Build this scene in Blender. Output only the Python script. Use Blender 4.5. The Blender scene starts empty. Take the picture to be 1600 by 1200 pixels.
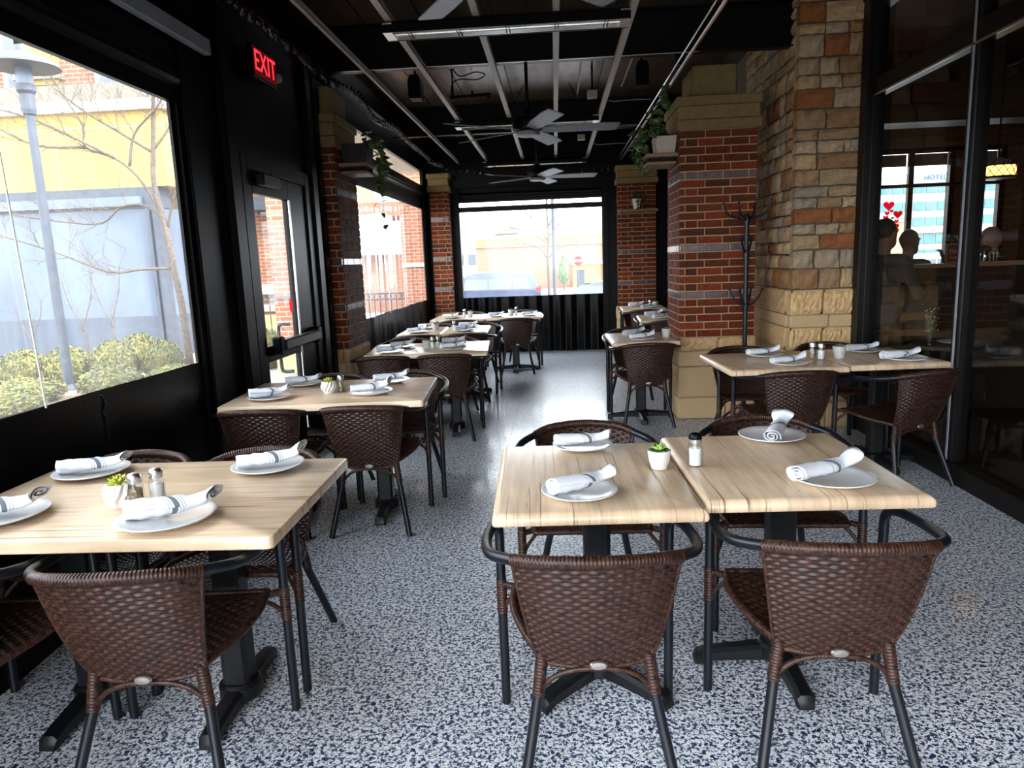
import bpy, bmesh, math, random
import numpy as np
from mathutils import Vector, Matrix, noise as mnoise
R = random.Random(7)
scene = bpy.context.scene
COL = scene.collection
PI = math.pi

# ------------------------------------------------------------ camera
def make_camera():
    cam = bpy.data.cameras.new('camera')
    cam.sensor_width = 36.0
    cam.lens = 36.0 * 1109.0 / 1600.0
    cam.clip_start = 0.02; cam.clip_end = 500
    o = bpy.data.objects.new('camera', cam); COL.objects.link(o)
    yaw, pitch, roll = math.radians(3.834), math.radians(9.8345), math.radians(2.2)
    fw = Vector((-math.sin(yaw)*math.cos(pitch), math.cos(yaw)*math.cos(pitch), -math.sin(pitch)))
    rt = Vector((math.cos(yaw), math.sin(yaw), 0)); up = rt.cross(fw)
    cx = rt*math.cos(roll) - up*math.sin(roll)
    cy = rt*math.sin(roll) + up*math.cos(roll)
    m = Matrix((cx, cy, -fw)).transposed().to_4x4()
    m.translation = Vector((0, 0, 1.47))
    o.matrix_world = m
    scene.camera = o
make_camera()

# ------------------------------------------------------------ world, sun, exposure
scene.view_settings.view_transform = 'Standard'
scene.view_settings.look = 'None'
scene.view_settings.gamma = 1.0
scene.view_settings.use_curve_mapping = False
scene.view_settings.exposure = 3.3
world = bpy.data.worlds.new('overcast_sky'); scene.world = world
world.use_nodes = True
_n = world.node_tree.nodes; _l = world.node_tree.links
_bg = _n['Background']
_tc = _n.new('ShaderNodeTexCoord'); _sx = _n.new('ShaderNodeSeparateXYZ'); _rp = _n.new('ShaderNodeValToRGB')
_rp.color_ramp.elements[0].position = 0.0; _rp.color_ramp.elements[0].color = (0.93, 0.965, 1.0, 1)
_rp.color_ramp.elements[1].position = 0.6; _rp.color_ramp.elements[1].color = (0.86, 0.93, 1.0, 1)
_l.new(_tc.outputs['Generated'], _sx.inputs[0]); _l.new(_sx.outputs['Z'], _rp.inputs[0]); _l.new(_rp.outputs[0], _bg.inputs[0])
_bg.inputs[1].default_value = 1.05
_sun = bpy.data.lights.new('hazy_sun', 'SUN'); _sun.energy = 1.6; _sun.angle = math.radians(12); _sun.color = (1.0, 0.93, 0.82)
_so = bpy.data.objects.new('hazy_sun', _sun); COL.objects.link(_so)
_so.rotation_euler = Vector((-0.75, 0.30, -0.62)).to_track_quat('-Z', 'Y').to_euler()
try:
    cy = scene.cycles
    cy.max_bounces = 7; cy.diffuse_bounces = 3; cy.glossy_bounces = 3; cy.transmission_bounces = 6; cy.transparent_max_bounces = 10
    cy.caustics_reflective = False; cy.caustics_refractive = False
    cy.sample_clamp_indirect = 6.0
    cy.use_denoising = True
except Exception:
    pass

# ------------------------------------------------------------ mesh helpers
class MB:
    def __init__(s): s.v = []; s.f = []; s.mi = []; s.cur = 0
    def add(s, vs, fs):
        b = len(s.v); s.v.extend([tuple(v) for v in vs])
        for f in fs: s.f.append(tuple(b+i for i in f)); s.mi.append(s.cur)
        return s
    def box(s, x0, y0, z0, x1, y1, z1, M=None):
        vs = [(x0,y0,z0),(x1,y0,z0),(x1,y1,z0),(x0,y1,z0),(x0,y0,z1),(x1,y0,z1),(x1,y1,z1),(x0,y1,z1)]
        if M is not None: vs = [M @ Vector(v) for v in vs]
        return s.add(vs, [(0,3,2,1),(4,5,6,7),(0,1,5,4),(1,2,6,5),(2,3,7,6),(3,0,4,7)])
    def bbox(s, x0, y0, z0, x1, y1, z1, b=0.004, M=None):
        """box with chamfered edges"""
        bm = bmesh.new(); bmesh.ops.create_cube(bm, size=1.0)
        for v in bm.verts: v.co = Vector(((x0+x1)/2+v.co.x*(x1-x0), (y0+y1)/2+v.co.y*(y1-y0), (z0+z1)/2+v.co.z*(z1-z0)))
        bmesh.ops.bevel(bm, geom=bm.edges[:], offset=b, segments=1, affect='EDGES')
        return s.bm(bm, M)
    def bm(s, bm, M=None):
        bm.verts.index_update()
        vs = [v.co.copy() if M is None else M @ v.co for v in bm.verts]
        fs = [[v.index for v in f.verts] for f in bm.faces]
        bm.free(); return s.add(vs, fs)
    def tube(s, path, rad, n=10, caps=True, closed=False):
        P = [Vector(p) for p in path]; m = len(P)
        rr = rad if hasattr(rad, '__len__') else [rad]*m
        T = []
        for i in range(m):
            a = P[(i-1) % m] if (closed or i > 0) else P[0]; b = P[(i+1) % m] if (closed or i < m-1) else P[m-1]
            t = (b-a); T.append(t.normalized() if t.length > 1e-9 else Vector((0,0,1)))
        ref = Vector((0,0,1)) if abs(T[0].z) < 0.9 else Vector((1,0,0))
        N = (ref - T[0]*ref.dot(T[0])).normalized()
        vs = []
        for i in range(m):
            N = (N - T[i]*N.dot(T[i]))
            N = N.normalized() if N.length > 1e-6 else T[i].orthogonal().normalized()
            B = T[i].cross(N)
            for k in range(n):
                a = 2*PI*k/n; vs.append(P[i] + (N*math.cos(a) + B*math.sin(a))*rr[i])
        fs = []
        for i in range(m if closed else m-1):
            j = (i+1) % m
            for k in range(n):
                l = (k+1) % n; fs.append((i*n+k, i*n+l, j*n+l, j*n+k))
        if caps and not closed:
            fs.append(tuple(range(n-1, -1, -1))); fs.append(tuple(range((m-1)*n, m*n)))
        return s.add(vs, fs)
    def lathe(s, prof, n=24, M=None, ribs=0, ribd=0.0):
        vs = []; m = len(prof)
        for r, z in prof:
            for k in range(n):
                a = 2*PI*k/n; q = r*(1+ribd*math.cos(ribs*a)) if ribs else r
                v = Vector((q*math.cos(a), q*math.sin(a), z)); vs.append(v if M is None else M @ v)
        fs = []
        for i in range(m-1):
            for k in range(n):
                l = (k+1) % n; fs.append((i*n+k, i*n+l, (i+1)*n+l, (i+1)*n+k))
        if prof[0][0] > 1e-5: fs.append(tuple(range(n-1, -1, -1)))
        if prof[-1][0] > 1e-5: fs.append(tuple(range((m-1)*n, m*n)))
        return s.add(vs, fs)
    def prism(s, poly, d0, d1, axis='y', M=None):
        """polygon extruded along axis"""
        n = len(poly)
        def mk(a, b, d): return (a, d, b) if axis == 'y' else ((d, a, b) if axis == 'x' else (a, b, d))
        vs = [mk(a, b, d0) for a, b in poly] + [mk(a, b, d1) for a, b in poly]
        if M is not None: vs = [M @ Vector(v) for v in vs]
        fs = [tuple(range(n)), tuple(range(2*n-1, n-1, -1))] + [(i, i+n, (i+1) % n + n, (i+1) % n) for i in range(n)]
        return s.add(vs, fs)
    def mesh(s, name, mats, smooth=False, fix=True):
        me = bpy.data.meshes.new(name); me.from_pydata([tuple(v) for v in s.v], [], s.f)
        for m in (mats if isinstance(mats, (list, tuple)) else [mats]): me.materials.append(m)
        if any(s.mi): me.polygons.foreach_set('material_index', s.mi)
        if fix:
            bm = bmesh.new(); bm.from_mesh(me); bmesh.ops.recalc_face_normals(bm, faces=bm.faces[:]); bm.to_mesh(me); bm.free()
        if smooth:
            me.polygons.foreach_set('use_smooth', [True]*len(me.polygons))
            if smooth != 'all':
                try: me.set_sharp_from_angle(angle=math.radians(38))
                except Exception: pass
        me.update(); return me
    def obj(s, name, mats, parent=None, smooth=False, fix=True):
        return link(name, s.mesh(name, mats, smooth, fix), parent)

def link(name, data, parent=None, loc=None, rot=None):
    o = bpy.data.objects.new(name, data); COL.objects.link(o)
    if parent is not None: o.parent = parent
    if loc is not None: o.location = loc
    if rot is not None: o.rotation_euler = rot
    return o
def tag(o, label=None, cat=None, group=None, kind=None):
    if label: o['label'] = label
    if cat: o['category'] = cat
    if group: o['group'] = group
    if kind: o['kind'] = kind
    return o
def thing(name, label, cat, loc=(0,0,0), rz=0.0, group=None):
    return tag(link(name, None, None, loc, (0,0,rz)), label, cat, group)
def struct(name, label=None, cat=None, loc=(0,0,0)):
    return tag(link(name, None, None, loc), label, cat, None, 'structure')
def children(o): return [c for c in KIDS.get(o.name, [])]
def dup(o, loc, rz, label, group=None):
    """copy of a thing with copies of its parts and sub-parts"""
    kids = {}
    for c in bpy.data.objects:
        if c.parent is not None: kids.setdefault(c.parent.name, []).append(c)
    r = o.copy(); COL.objects.link(r); r.location = loc; r.rotation_euler = (0,0,rz); r['label'] = label
    if group: r['group'] = group
    for ch in kids.get(o.name, []):
        c = ch.copy(); COL.objects.link(c); c.parent = r
        for g in kids.get(ch.name, []):
            d = g.copy(); COL.objects.link(d); d.parent = c
    return r
def catmull(P, k=6):
    P = [Vector(p) for p in P]; out = []
    for i in range(len(P)-1):
        a = P[i-1] if i else P[0]*2-P[1]; b, c = P[i], P[i+1]; d = P[i+2] if i+2 < len(P) else P[-1]*2-P[-2]
        for j in range(k):
            t = j/k; out.append(0.5*((2*b)+(c-a)*t+(2*a-5*b+4*c-d)*t*t+(3*b-a-3*c+d)*t**3))
    out.append(P[-1]); return out
def resample(path, step):
    P = [Vector(p) for p in path]; L = [0]
    for a, b in zip(P, P[1:]): L.append(L[-1]+(b-a).length)
    n = max(2, int(L[-1]/step)+1); out = []; j = 0
    for i in range(n):
        s = L[-1]*i/(n-1)
        while j < len(P)-2 and L[j+1] < s: j += 1
        t = (s-L[j])/max(1e-9, L[j+1]-L[j]); out.append(P[j].lerp(P[j+1], min(1, t)))
    return out

# ------------------------------------------------------------ materials
def mat(name, col=(0.5,0.5,0.5), rough=0.5, metal=0.0, spec=0.5, coat=0.0, emit=None, estr=0.0):
    m = bpy.data.materials.new(name); m.use_nodes = True
    b = m.node_tree.nodes['Principled BSDF']
    b.inputs['Base Color'].default_value = (*col, 1); b.inputs['Roughness'].default_value = rough
    b.inputs['Metallic'].default_value = metal; b.inputs['Specular IOR Level'].default_value = spec
    b.inputs['Coat Weight'].default_value = coat; b.inputs['Coat Roughness'].default_value = 0.12
    if emit: b.inputs['Emission Color'].default_value = (*emit, 1); b.inputs['Emission Strength'].default_value = estr
    return m
def nodes(m): return m.node_tree.nodes, m.node_tree.links, m.node_tree.nodes['Principled BSDF']
def ramp(n, stops):
    r = n.new('ShaderNodeValToRGB'); e = r.color_ramp.elements
    while len(e) < len(stops): e.new(0.5)
    for k, (p, c) in enumerate(stops): e[k].position = p; e[k].color = (*c, 1)
    return r
def coords(n, l, kind='Object', scale=(1,1,1)):
    t = n.new('ShaderNodeTexCoord'); mp = n.new('ShaderNodeMapping'); mp.inputs['Scale'].default_value = scale
    l.new(t.outputs[kind], mp.inputs[0]); return mp
def noise_tex(n, l, src, scale, detail=4, rough=0.6):
    t = n.new('ShaderNodeTexNoise'); t.inputs['Scale'].default_value = scale; t.inputs['Detail'].default_value = detail; t.inputs['Roughness'].default_value = rough
    l.new(src.outputs[0], t.inputs['Vector']); return t
def noisy(name, c0, c1, scale=20, rough=0.6, stretch=(1,1,1), bump=0.0, rnd=0.0, kind='Object', lo=0.35, hi=0.65, spec=0.5, metal=0.0, coat=0.0, bscale=None):
    """two-tone grain, optionally a little different on each object"""
    m = mat(name, c0, rough, metal, spec, coat); n, l, b = nodes(m)
    mp = coords(n, l, kind, stretch); t = noise_tex(n, l, mp, scale)
    r = ramp(n, [(lo, c0), (hi, c1)]); l.new(t.outputs['Fac'], r.inputs[0]); out = r.outputs[0]
    if rnd:
        oi = n.new('ShaderNodeObjectInfo'); mr = n.new('ShaderNodeMapRange'); mr.inputs['To Min'].default_value = 1-rnd; mr.inputs['To Max'].default_value = 1+rnd
        l.new(oi.outputs['Random'], mr.inputs[0]); mx = n.new('ShaderNodeVectorMath'); mx.operation = 'SCALE'
        l.new(out, mx.inputs[0]); l.new(mr.outputs[0], mx.inputs['Scale']); out = mx.outputs[0]
    l.new(out, b.inputs['Base Color'])
    if bump:
        t2 = t if bscale is None else noise_tex(n, l, mp, bscale)
        bp = n.new('ShaderNodeBump'); bp.inputs['Strength'].default_value = bump; bp.inputs['Distance'].default_value = 0.01
        l.new(t2.outputs['Fac'], bp.inputs['Height']); l.new(bp.outputs[0], b.inputs['Normal'])
    return m
def palette(name, cols, rough=0.75, scale=14, bump=0.3, spec=0.12):
    """each object takes one of the colours, with grain"""
    m = mat(name, cols[0], rough, 0, spec); n, l, b = nodes(m)
    oi = n.new('ShaderNodeObjectInfo'); r = ramp(n, [(i/len(cols), c) for i, c in enumerate(cols)]); r.color_ramp.interpolation = 'CONSTANT'
    l.new(oi.outputs['Random'], r.inputs[0])
    mp = coords(n, l, 'Object'); t = noise_tex(n, l, mp, scale)
    mr = n.new('ShaderNodeMapRange'); mr.inputs['From Min'].default_value = 0.3; mr.inputs['From Max'].default_value = 0.7
    mr.inputs['To Min'].default_value = 0.68; mr.inputs['To Max'].default_value = 1.25
    l.new(t.outputs['Fac'], mr.inputs[0]); vm = n.new('ShaderNodeVectorMath'); vm.operation = 'SCALE'
    l.new(r.outputs[0], vm.inputs[0]); l.new(mr.outputs[0], vm.inputs['Scale']); l.new(vm.outputs[0], b.inputs['Base Color'])
    bp = n.new('ShaderNodeBump'); bp.inputs['Strength'].default_value = bump; bp.inputs['Distance'].default_value = 0.01
    l.new(t.outputs['Fac'], bp.inputs['Height']); l.new(bp.outputs[0], b.inputs['Normal'])
    return m

BLACK = noisy('black_painted_steel', (0.0012,0.0013,0.0017), (0.0022,0.0024,0.003), 6, 0.36, spec=0.12)
TARP = noisy('black_tarpaulin', (0.0010,0.0010,0.0013), (0.0018,0.0018,0.0022), 9, 0.30, spec=0.16, bump=0.15, bscale=60)
FRAME = noisy('black_powder_coat', (0.0035,0.0055,0.009), (0.005,0.0075,0.012), 30, 0.36, spec=0.38)
CASTIRON = noisy('black_cast_iron', (0.003,0.0035,0.005), (0.006,0.0065,0.008), 40, 0.42, bump=0.1, spec=0.35)
RATTAN = noisy('brown_rattan', (0.013,0.0052,0.0035), (0.060,0.024,0.0145), 70, 0.36, stretch=(1,1,1), rnd=0.15, spec=0.32, coat=0.0)
RATGAP = noisy('weave_gap_shade', (0.010,0.005,0.0035), (0.020,0.010,0.007), 40, 0.6)  # dark backing colour standing in for shade in the weave gaps
CHINA = mat('white_china', (0.68,0.685,0.68), 0.16, spec=0.5, coat=0.3)
STEEL = noisy('brushed_steel', (0.55,0.54,0.52), (0.72,0.71,0.69), 60, 0.28, metal=1.0)
CHROME = mat('bright_reflector', (0.86,0.84,0.80), 0.16, 1.0)
WHITEPOT = noisy('white_ceramic', (0.72,0.72,0.69), (0.80,0.80,0.77), 30, 0.35)
GREYPOT = noisy('grey_cement_pot', (0.50,0.50,0.47), (0.63,0.63,0.60), 60, 0.7, bump=0.2)
MORTAR = noisy('tan_mortar', (0.34,0.215,0.115), (0.43,0.28,0.155), 40, 0.9, bump=0.3)
DARKMORTAR = noisy('dark_mortar', (0.09,0.075,0.06), (0.13,0.11,0.085), 40, 0.9, bump=0.3)
BRICK = palette('red_brick', [(0.130,0.029,0.011),(0.095,0.025,0.011),(0.185,0.036,0.013),(0.078,0.024,0.013),(0.140,0.033,0.014),(0.120,0.021,0.008)], 0.72, 30, 0.35)
GLAZED = palette('glazed_purple_brick', [(0.085,0.045,0.05),(0.10,0.055,0.06),(0.075,0.04,0.045)], 0.22, 30, 0.1, 0.6)
STONE = palette('split_fieldstone', [(0.40,0.27,0.155),(0.31,0.175,0.085),(0.46,0.335,0.21),(0.30,0.115,0.045),(0.38,0.29,0.19),(0.34,0.215,0.12),(0.50,0.345,0.185),(0.33,0.265,0.195),(0.44,0.325,0.22)], 0.85, 12, 0.8)
ROCKFACE = noisy('tan_rockface_block', (0.52,0.325,0.145), (0.68,0.46,0.24), 30, 0.9, bump=0.9, rnd=0.08)
SMOOTHBLOCK = noisy('tan_smooth_block', (0.54,0.37,0.19), (0.64,0.46,0.265), 120, 0.9, bump=0.3, rnd=0.08)
CAPSTONE = noisy('tan_cast_stone', (0.185,0.125,0.045), (0.22,0.155,0.062), 18, 0.8, rnd=0.05)
PURLIN = noisy('cream_primed_steel', (0.36,0.315,0.255), (0.48,0.43,0.365), 40, 0.5, stretch=(6,1,1))
DECK = noisy('brown_metal_deck', (0.085,0.058,0.036), (0.18,0.128,0.085), 5, 0.30, stretch=(3,0.5,1), metal=0.6, spec=0.4, bump=0.1)
LEAF = noisy('green_leaf', (0.035,0.08,0.015), (0.10,0.17,0.04), 20, 0.45, rnd=0.35)
SUCC = noisy('succulent_green', (0.16,0.40,0.05), (0.40,0.62,0.12), 30, 0.4)
SUCC2 = noisy('succulent_yellow', (0.42,0.46,0.04), (0.62,0.66,0.12), 30, 0.4)
SUCCD = noisy('dark_succulent_leaf', (0.05,0.13,0.04), (0.11,0.22,0.07), 30, 0.4)
SOIL = noisy('potting_soil', (0.03,0.02,0.012), (0.07,0.05,0.03), 120, 0.95)
SALT = noisy('white_salt', (0.78,0.78,0.76), (0.88,0.88,0.86), 200, 0.8)
PEPPER = noisy('ground_pepper', (0.10,0.065,0.035), (0.42,0.32,0.20), 260, 0.9, lo=0.45, hi=0.6)
SHELFWOOD = noisy('brown_shelf_board', (0.20,0.11,0.06), (0.32,0.19,0.10), 12, 0.6, stretch=(1,8,8))
GREYBOX = noisy('grey_enamel', (0.20,0.22,0.26), (0.25,0.27,0.31), 8, 0.5)
FANBLADE = noisy('grey_fan_blade', (0.17,0.185,0.21), (0.22,0.235,0.26), 6, 0.42, stretch=(1,10,1))
DARKBROWN = noisy('dark_bronze_frame', (0.003,0.0025,0.0024), (0.005,0.004,0.0036), 10, 0.38, spec=0.22)

def wood(name, axis):
    m = mat(name, (0.6,0.42,0.27), 0.30, spec=0.45, coat=0.08); n, l, b = nodes(m)
    s = (2.2, 40, 14) if axis == 'x' else (40, 2.2, 3)
    mp = coords(n, l, 'Object', s); oi = n.new('ShaderNodeObjectInfo'); cv = n.new('ShaderNodeCombineXYZ'); mu = n.new('ShaderNodeMath'); mu.operation = 'MULTIPLY'; mu.inputs[1].default_value = 37
    l.new(oi.outputs['Random'], mu.inputs[0]); l.new(mu.outputs[0], cv.inputs[0]); l.new(mu.outputs[0], cv.inputs[1]); l.new(cv.outputs[0], mp.inputs['Location'])
    t = noise_tex(n, l, mp, 1.0, 6, 0.62); t.inputs['Distortion'].default_value = 0.5
    r = ramp(n, [(0.25,(0.38,0.255,0.155)), (0.37,(0.62,0.46,0.305)), (0.54,(0.73,0.56,0.39)), (0.72,(0.79,0.635,0.465))]); l.new(t.outputs['Fac'], r.inputs[0])
    s2 = (1.3, 95, 20) if axis == 'x' else (95, 1.3, 3)
    mp2 = coords(n, l, 'Object', s2); l.new(cv.outputs[0], mp2.inputs['Location'])
    t2 = noise_tex(n, l, mp2, 1.0, 3, 0.5); t2.inputs['Distortion'].default_value = 0.8
    r2 = ramp(n, [(0.31,(0.30,0.24,0.19)), (0.37,(1,1,1))]); l.new(t2.outputs['Fac'], r2.inputs[0])
    mx = n.new('ShaderNodeMix'); mx.data_type = 'RGBA'; mx.blend_type = 'MULTIPLY'; mx.inputs['Factor'].default_value = 0.9
    l.new(r.outputs[0], mx.inputs[6]); l.new(r2.outputs[0], mx.inputs[7])
    # broad patches
    mp3 = coords(n, l, 'Object', (3,9,5) if axis == 'x' else (9,3,5)); l.new(cv.outputs[0], mp3.inputs['Location']); t3 = noise_tex(n, l, mp3, 1.0, 2)
    r3 = ramp(n, [(0.35,(0.88,0.84,0.80)), (0.65,(1.08,1.06,1.04))]); l.new(t3.outputs['Fac'], r3.inputs[0])
    mx2 = n.new('ShaderNodeMix'); mx2.data_type = 'RGBA'; mx2.blend_type = 'MULTIPLY'; mx2.inputs['Factor'].default_value = 1.0
    l.new(mx.outputs[2], mx2.inputs[6]); l.new(r3.outputs[0], mx2.inputs[7]); l.new(mx2.outputs[2], b.inputs['Base Color'])
    bp = n.new('ShaderNodeBump'); bp.inputs['Strength'].default_value = 0.12; bp.inputs['Distance'].default_value = 0.003
    l.new(t2.outputs['Fac'], bp.inputs['Height']); l.new(bp.outputs[0], b.inputs['Normal'])
    return m
WOODX = wood('bleached_oak_along_length', 'x'); WOODY = wood('bleached_oak_along_depth', 'y')

def speckle():
    m = mat('speckled_epoxy_floor', (0.5,0.5,0.5), 0.32, spec=0.5, coat=0.3); n, l, b = nodes(m)
    mp = coords(n, l, 'Object'); t = noise_tex(n, l, mp, 78, 2.5, 0.65); t.inputs['Distortion'].default_value = 0.6
    r = ramp(n, [(0.0,(0.008,0.016,0.075)), (0.452,(0.022,0.038,0.12)), (0.474,(0.30,0.34,0.39)), (0.496,(0.76,0.79,0.79)), (0.60,(0.88,0.91,0.93))])
    l.new(t.outputs['Fac'], r.inputs[0])
    t2 = noise_tex(n, l, mp, 170, 1, 0.5); r2 = ramp(n, [(0.36,(0.12,0.14,0.20)), (0.42,(1,1,1))]); l.new(t2.outputs['Fac'], r2.inputs[0])
    mx = n.new('ShaderNodeMix'); mx.data_type = 'RGBA'; mx.blend_type = 'MULTIPLY'; mx.inputs['Factor'].default_value = 0.85
    l.new(r.outputs[0], mx.inputs[6]); l.new(r2.outputs[0], mx.inputs[7]); l.new(mx.outputs[2], b.inputs['Base Color'])
    bp = n.new('ShaderNodeBump'); bp.inputs['Strength'].default_value = 0.25; bp.inputs['Distance'].default_value = 0.004
    l.new(t.outputs['Fac'], bp.inputs['Height']); l.new(bp.outputs[0], b.inputs['Normal'])
    return m
FLOOR = speckle()

def clear_sheet(name, tint, haze, gloss, grough, hcol=(0.9,0.93,1.0), wave=0.0):
    """thin transparent sheet: see-through with a milky haze and a reflection"""
    m = bpy.data.materials.new(name); m.use_nodes = True; n = m.node_tree.nodes; l = m.node_tree.links
    n.remove(n['Principled BSDF']); out = n['Material Output']
    tr = n.new('ShaderNodeBsdfTransparent'); tr.inputs[0].default_value = (*tint, 1)
    tl = n.new('ShaderNodeBsdfTranslucent'); tl.inputs[0].default_value = (*hcol, 1)
    gl = n.new('ShaderNodeBsdfGlossy'); gl.inputs['Roughness'].default_value = grough
    m1 = n.new('ShaderNodeMixShader'); m1.inputs[0].default_value = haze; l.new(tr.outputs[0], m1.inputs[1]); l.new(tl.outputs[0], m1.inputs[2])
    if haze > 0:
        mp = coords(n, l, 'Object', (1,1,0.25)); t = noise_tex(n, l, mp, 5, 3); mr = n.new('ShaderNodeMapRange')
        mr.inputs['From Min'].default_value = 0.3; mr.inputs['From Max'].default_value = 0.7; mr.inputs['To Min'].default_value = haze*0.6; mr.inputs['To Max'].default_value = haze*1.4
        l.new(t.outputs['Fac'], mr.inputs[0]); l.new(mr.outputs[0], m1.inputs[0])
    ge = n.new('ShaderNodeNewGeometry'); dt = n.new('ShaderNodeVectorMath'); dt.operation = 'DOT_PRODUCT'; l.new(ge.outputs['Normal'], dt.inputs[0]); l.new(ge.outputs['Incoming'], dt.inputs[1])
    ab = n.new('ShaderNodeMath'); ab.operation = 'ABSOLUTE'; l.new(dt.outputs['Value'], ab.inputs[0])
    om = n.new('ShaderNodeMath'); om.operation = 'SUBTRACT'; om.inputs[0].default_value = 1.0; l.new(ab.outputs[0], om.inputs[1])
    pw = n.new('ShaderNodeMath'); pw.operation = 'POWER'; pw.inputs[1].default_value = 5.0; l.new(om.outputs[0], pw.inputs[0])
    fr = n.new('ShaderNodeMath'); fr.operation = 'MULTIPLY_ADD'; fr.inputs[1].default_value = 0.96; fr.inputs[2].default_value = 0.04; l.new(pw.outputs[0], fr.inputs[0])   # reflectance of a smooth sheet
    mu = n.new('ShaderNodeMath'); mu.operation = 'MULTIPLY'; mu.inputs[1].default_value = gloss; mu.use_clamp = True
    l.new(fr.outputs[0], mu.inputs[0]); m2 = n.new('ShaderNodeMixShader'); l.new(mu.outputs[0], m2.inputs[0]); l.new(m1.outputs[0], m2.inputs[1]); l.new(gl.outputs[0], m2.inputs[2])
    l.new(m2.outputs[0], out.inputs[0]); return m
VINYL = clear_sheet('clear_vinyl_sheet', (0.90,0.93,0.97), 0.045, 0.8, 0.06)
GLASS = clear_sheet('storefront_glass', (0.80,0.83,0.82), 0.0, 1.1, 0.0)
DOORGLASS = clear_sheet('door_glass', (0.95,0.97,0.96), 0.01, 0.8, 0.0)
JARGLASS = clear_sheet('jar_glass', (0.93,0.95,0.95), 0.0, 1.2, 0.02)

def napkin_mat():
    m = mat('striped_linen', (0.78,0.80,0.84), 0.85); n, l, b = nodes(m)
    tc = n.new('ShaderNodeTexCoord'); sp = n.new('ShaderNodeSeparateXYZ'); l.new(tc.outputs['Object'], sp.inputs[0])
    k = n.new('ShaderNodeMath'); k.operation = 'MULTIPLY_ADD'; k.inputs[1].default_value = 0.85; l.new(sp.outputs['Y'], k.inputs[0]); l.new(sp.outputs['X'], k.inputs[2])
    mr = n.new('ShaderNodeMapRange'); mr.inputs['From Min'].default_value = -0.11; mr.inputs['From Max'].default_value = 0.11; l.new(k.outputs[0], mr.inputs[0])
    W = (0.68,0.71,0.76); D = (0.13,0.14,0.17); L2 = (0.36,0.38,0.42); r = ramp(n, [(0,W),(0.38,L2),(0.392,W),(0.415,L2),(0.427,W),(0.45,D),(0.515,W),(0.54,L2),(0.552,W),(0.575,L2),(0.587,W)])
    r.color_ramp.interpolation = 'CONSTANT'; l.new(mr.outputs[0], r.inputs[0]); l.new(r.outputs[0], b.inputs['Base Color'])
    mp = coords(n, l, 'Object'); t = noise_tex(n, l, mp, 900, 1); bp = n.new('ShaderNodeBump'); bp.inputs['Strength'].default_value = 0.15; bp.inputs['Distance'].default_value = 0.001
    l.new(t.outputs['Fac'], bp.inputs['Height']); l.new(bp.outputs[0], b.inputs['Normal'])
    return m
LINEN = napkin_mat()

def thin_vinyl(name, col):
    m = bpy.data.materials.new(name); m.use_nodes = True; n = m.node_tree.nodes; l = m.node_tree.links; n.remove(n['Principled BSDF'])
    d = n.new('ShaderNodeBsdfDiffuse'); t = n.new('ShaderNodeBsdfTranslucent'); d.inputs[0].default_value = (*col,1); t.inputs[0].default_value = (*col,1)
    x = n.new('ShaderNodeMixShader'); x.inputs[0].default_value = 0.6; l.new(d.outputs[0], x.inputs[1]); l.new(t.outputs[0], x.inputs[2]); l.new(x.outputs[0], n['Material Output'].inputs[0]); return m

BADGE = mat('dull_metal_badge', (0.30,0.27,0.245), 0.4, 0.8)
# ============================================================ SETTING
XL, XR, YF, YN, ZC = -2.0, 2.48, 11.5, -0.9, 3.40
fl = struct('floor', 'white and navy speckled epoxy patio floor'); b = MB(); b.box(XL-0.1, YN-0.1, -0.05, XR+0.1, YF+0.08, 0.0); b.obj('slab', FLOOR, fl)
b = MB()
for y in (4.9, 7.35, 9.8): b.box(XL, y-0.0015, 0.0, XR, y+0.0015, 0.0004)
for x in (-0.42, 1.9): b.box(x-0.0015, 4.9, 0.0, x+0.0015, YF, 0.0004)
tag(b.obj('expansion_joint', noisy('grey_joint_filler', (0.16,0.16,0.16), (0.24,0.24,0.24), 30, 0.8), fl), kind='stuff')

# ---- ceiling: deck panels between beams, purlins, conduit
ce = struct('ceiling', 'dark exposed metal roof deck on black beams')
beams = [-0.25, 2.95, 6.12, 9.27]
xs = [-2.05, -1.48, -1.02, -0.46, 0.045, 0.53, 1.06, 1.75, 2.55]
ys = [-0.9] + [v for v in beams] + [11.55]
for i in range(len(xs)-1):
    for j in range(len(ys)-1):
        if ys[j+1]-ys[j] < 0.2: continue
        b = MB(); b.box(xs[i]+0.006, ys[j], ZC, xs[i+1]-0.006, ys[j+1], ZC+0.02); b.obj('deck_panel', DECK, ce)
b = MB(); b.box(XL-0.3, YN-0.0, ZC+0.021, XR+0.2, YF+0.3, ZC+0.10); b.obj('roof_slab', BLACK, ce)
for y in beams:
    b = MB(); b.box(XL, y-0.004, 3.06, XR, y+0.004, 3.39); b.box(XL, y-0.05, 3.05, XR, y+0.05, 3.062); b.box(XL, y-0.05, 3.385, XR, y+0.05, 3.398)
    b.obj('beam', BLACK, ce)
    b = MB(); b.box(XL+0.3, y-0.052, 3.044, XR-1.3, y-0.045, 3.0495); b.obj('beam_edge', STEEL, ce)
for x in (-1.48, -1.02, -0.46, 0.045, 0.53):
    b = MB(); w = 0.022 if x > -1.4 else 0.012
    b.box(x-w, YN, 3.0, x+w, YF-0.02, 3.006); b.box(x-w, YN, 3.006, x-w+0.005, YF-0.02, 3.043); b.box(x-w, YN, 3.037, x+w, YF-0.02, 3.043)
    b.obj('purlin', PURLIN, ce)
for x, y0, y1 in ((-1.25, 6.3, 8.9), (-0.80, 6.3, 7.6), (0.31, 6.3, 8.9), (0.80, 6.3, 8.6)):
    b = MB(); b.box(x-0.008, y0, 3.37, x+0.008, y1, 3.385); b.obj('seam_strip', PURLIN, ce)
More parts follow.
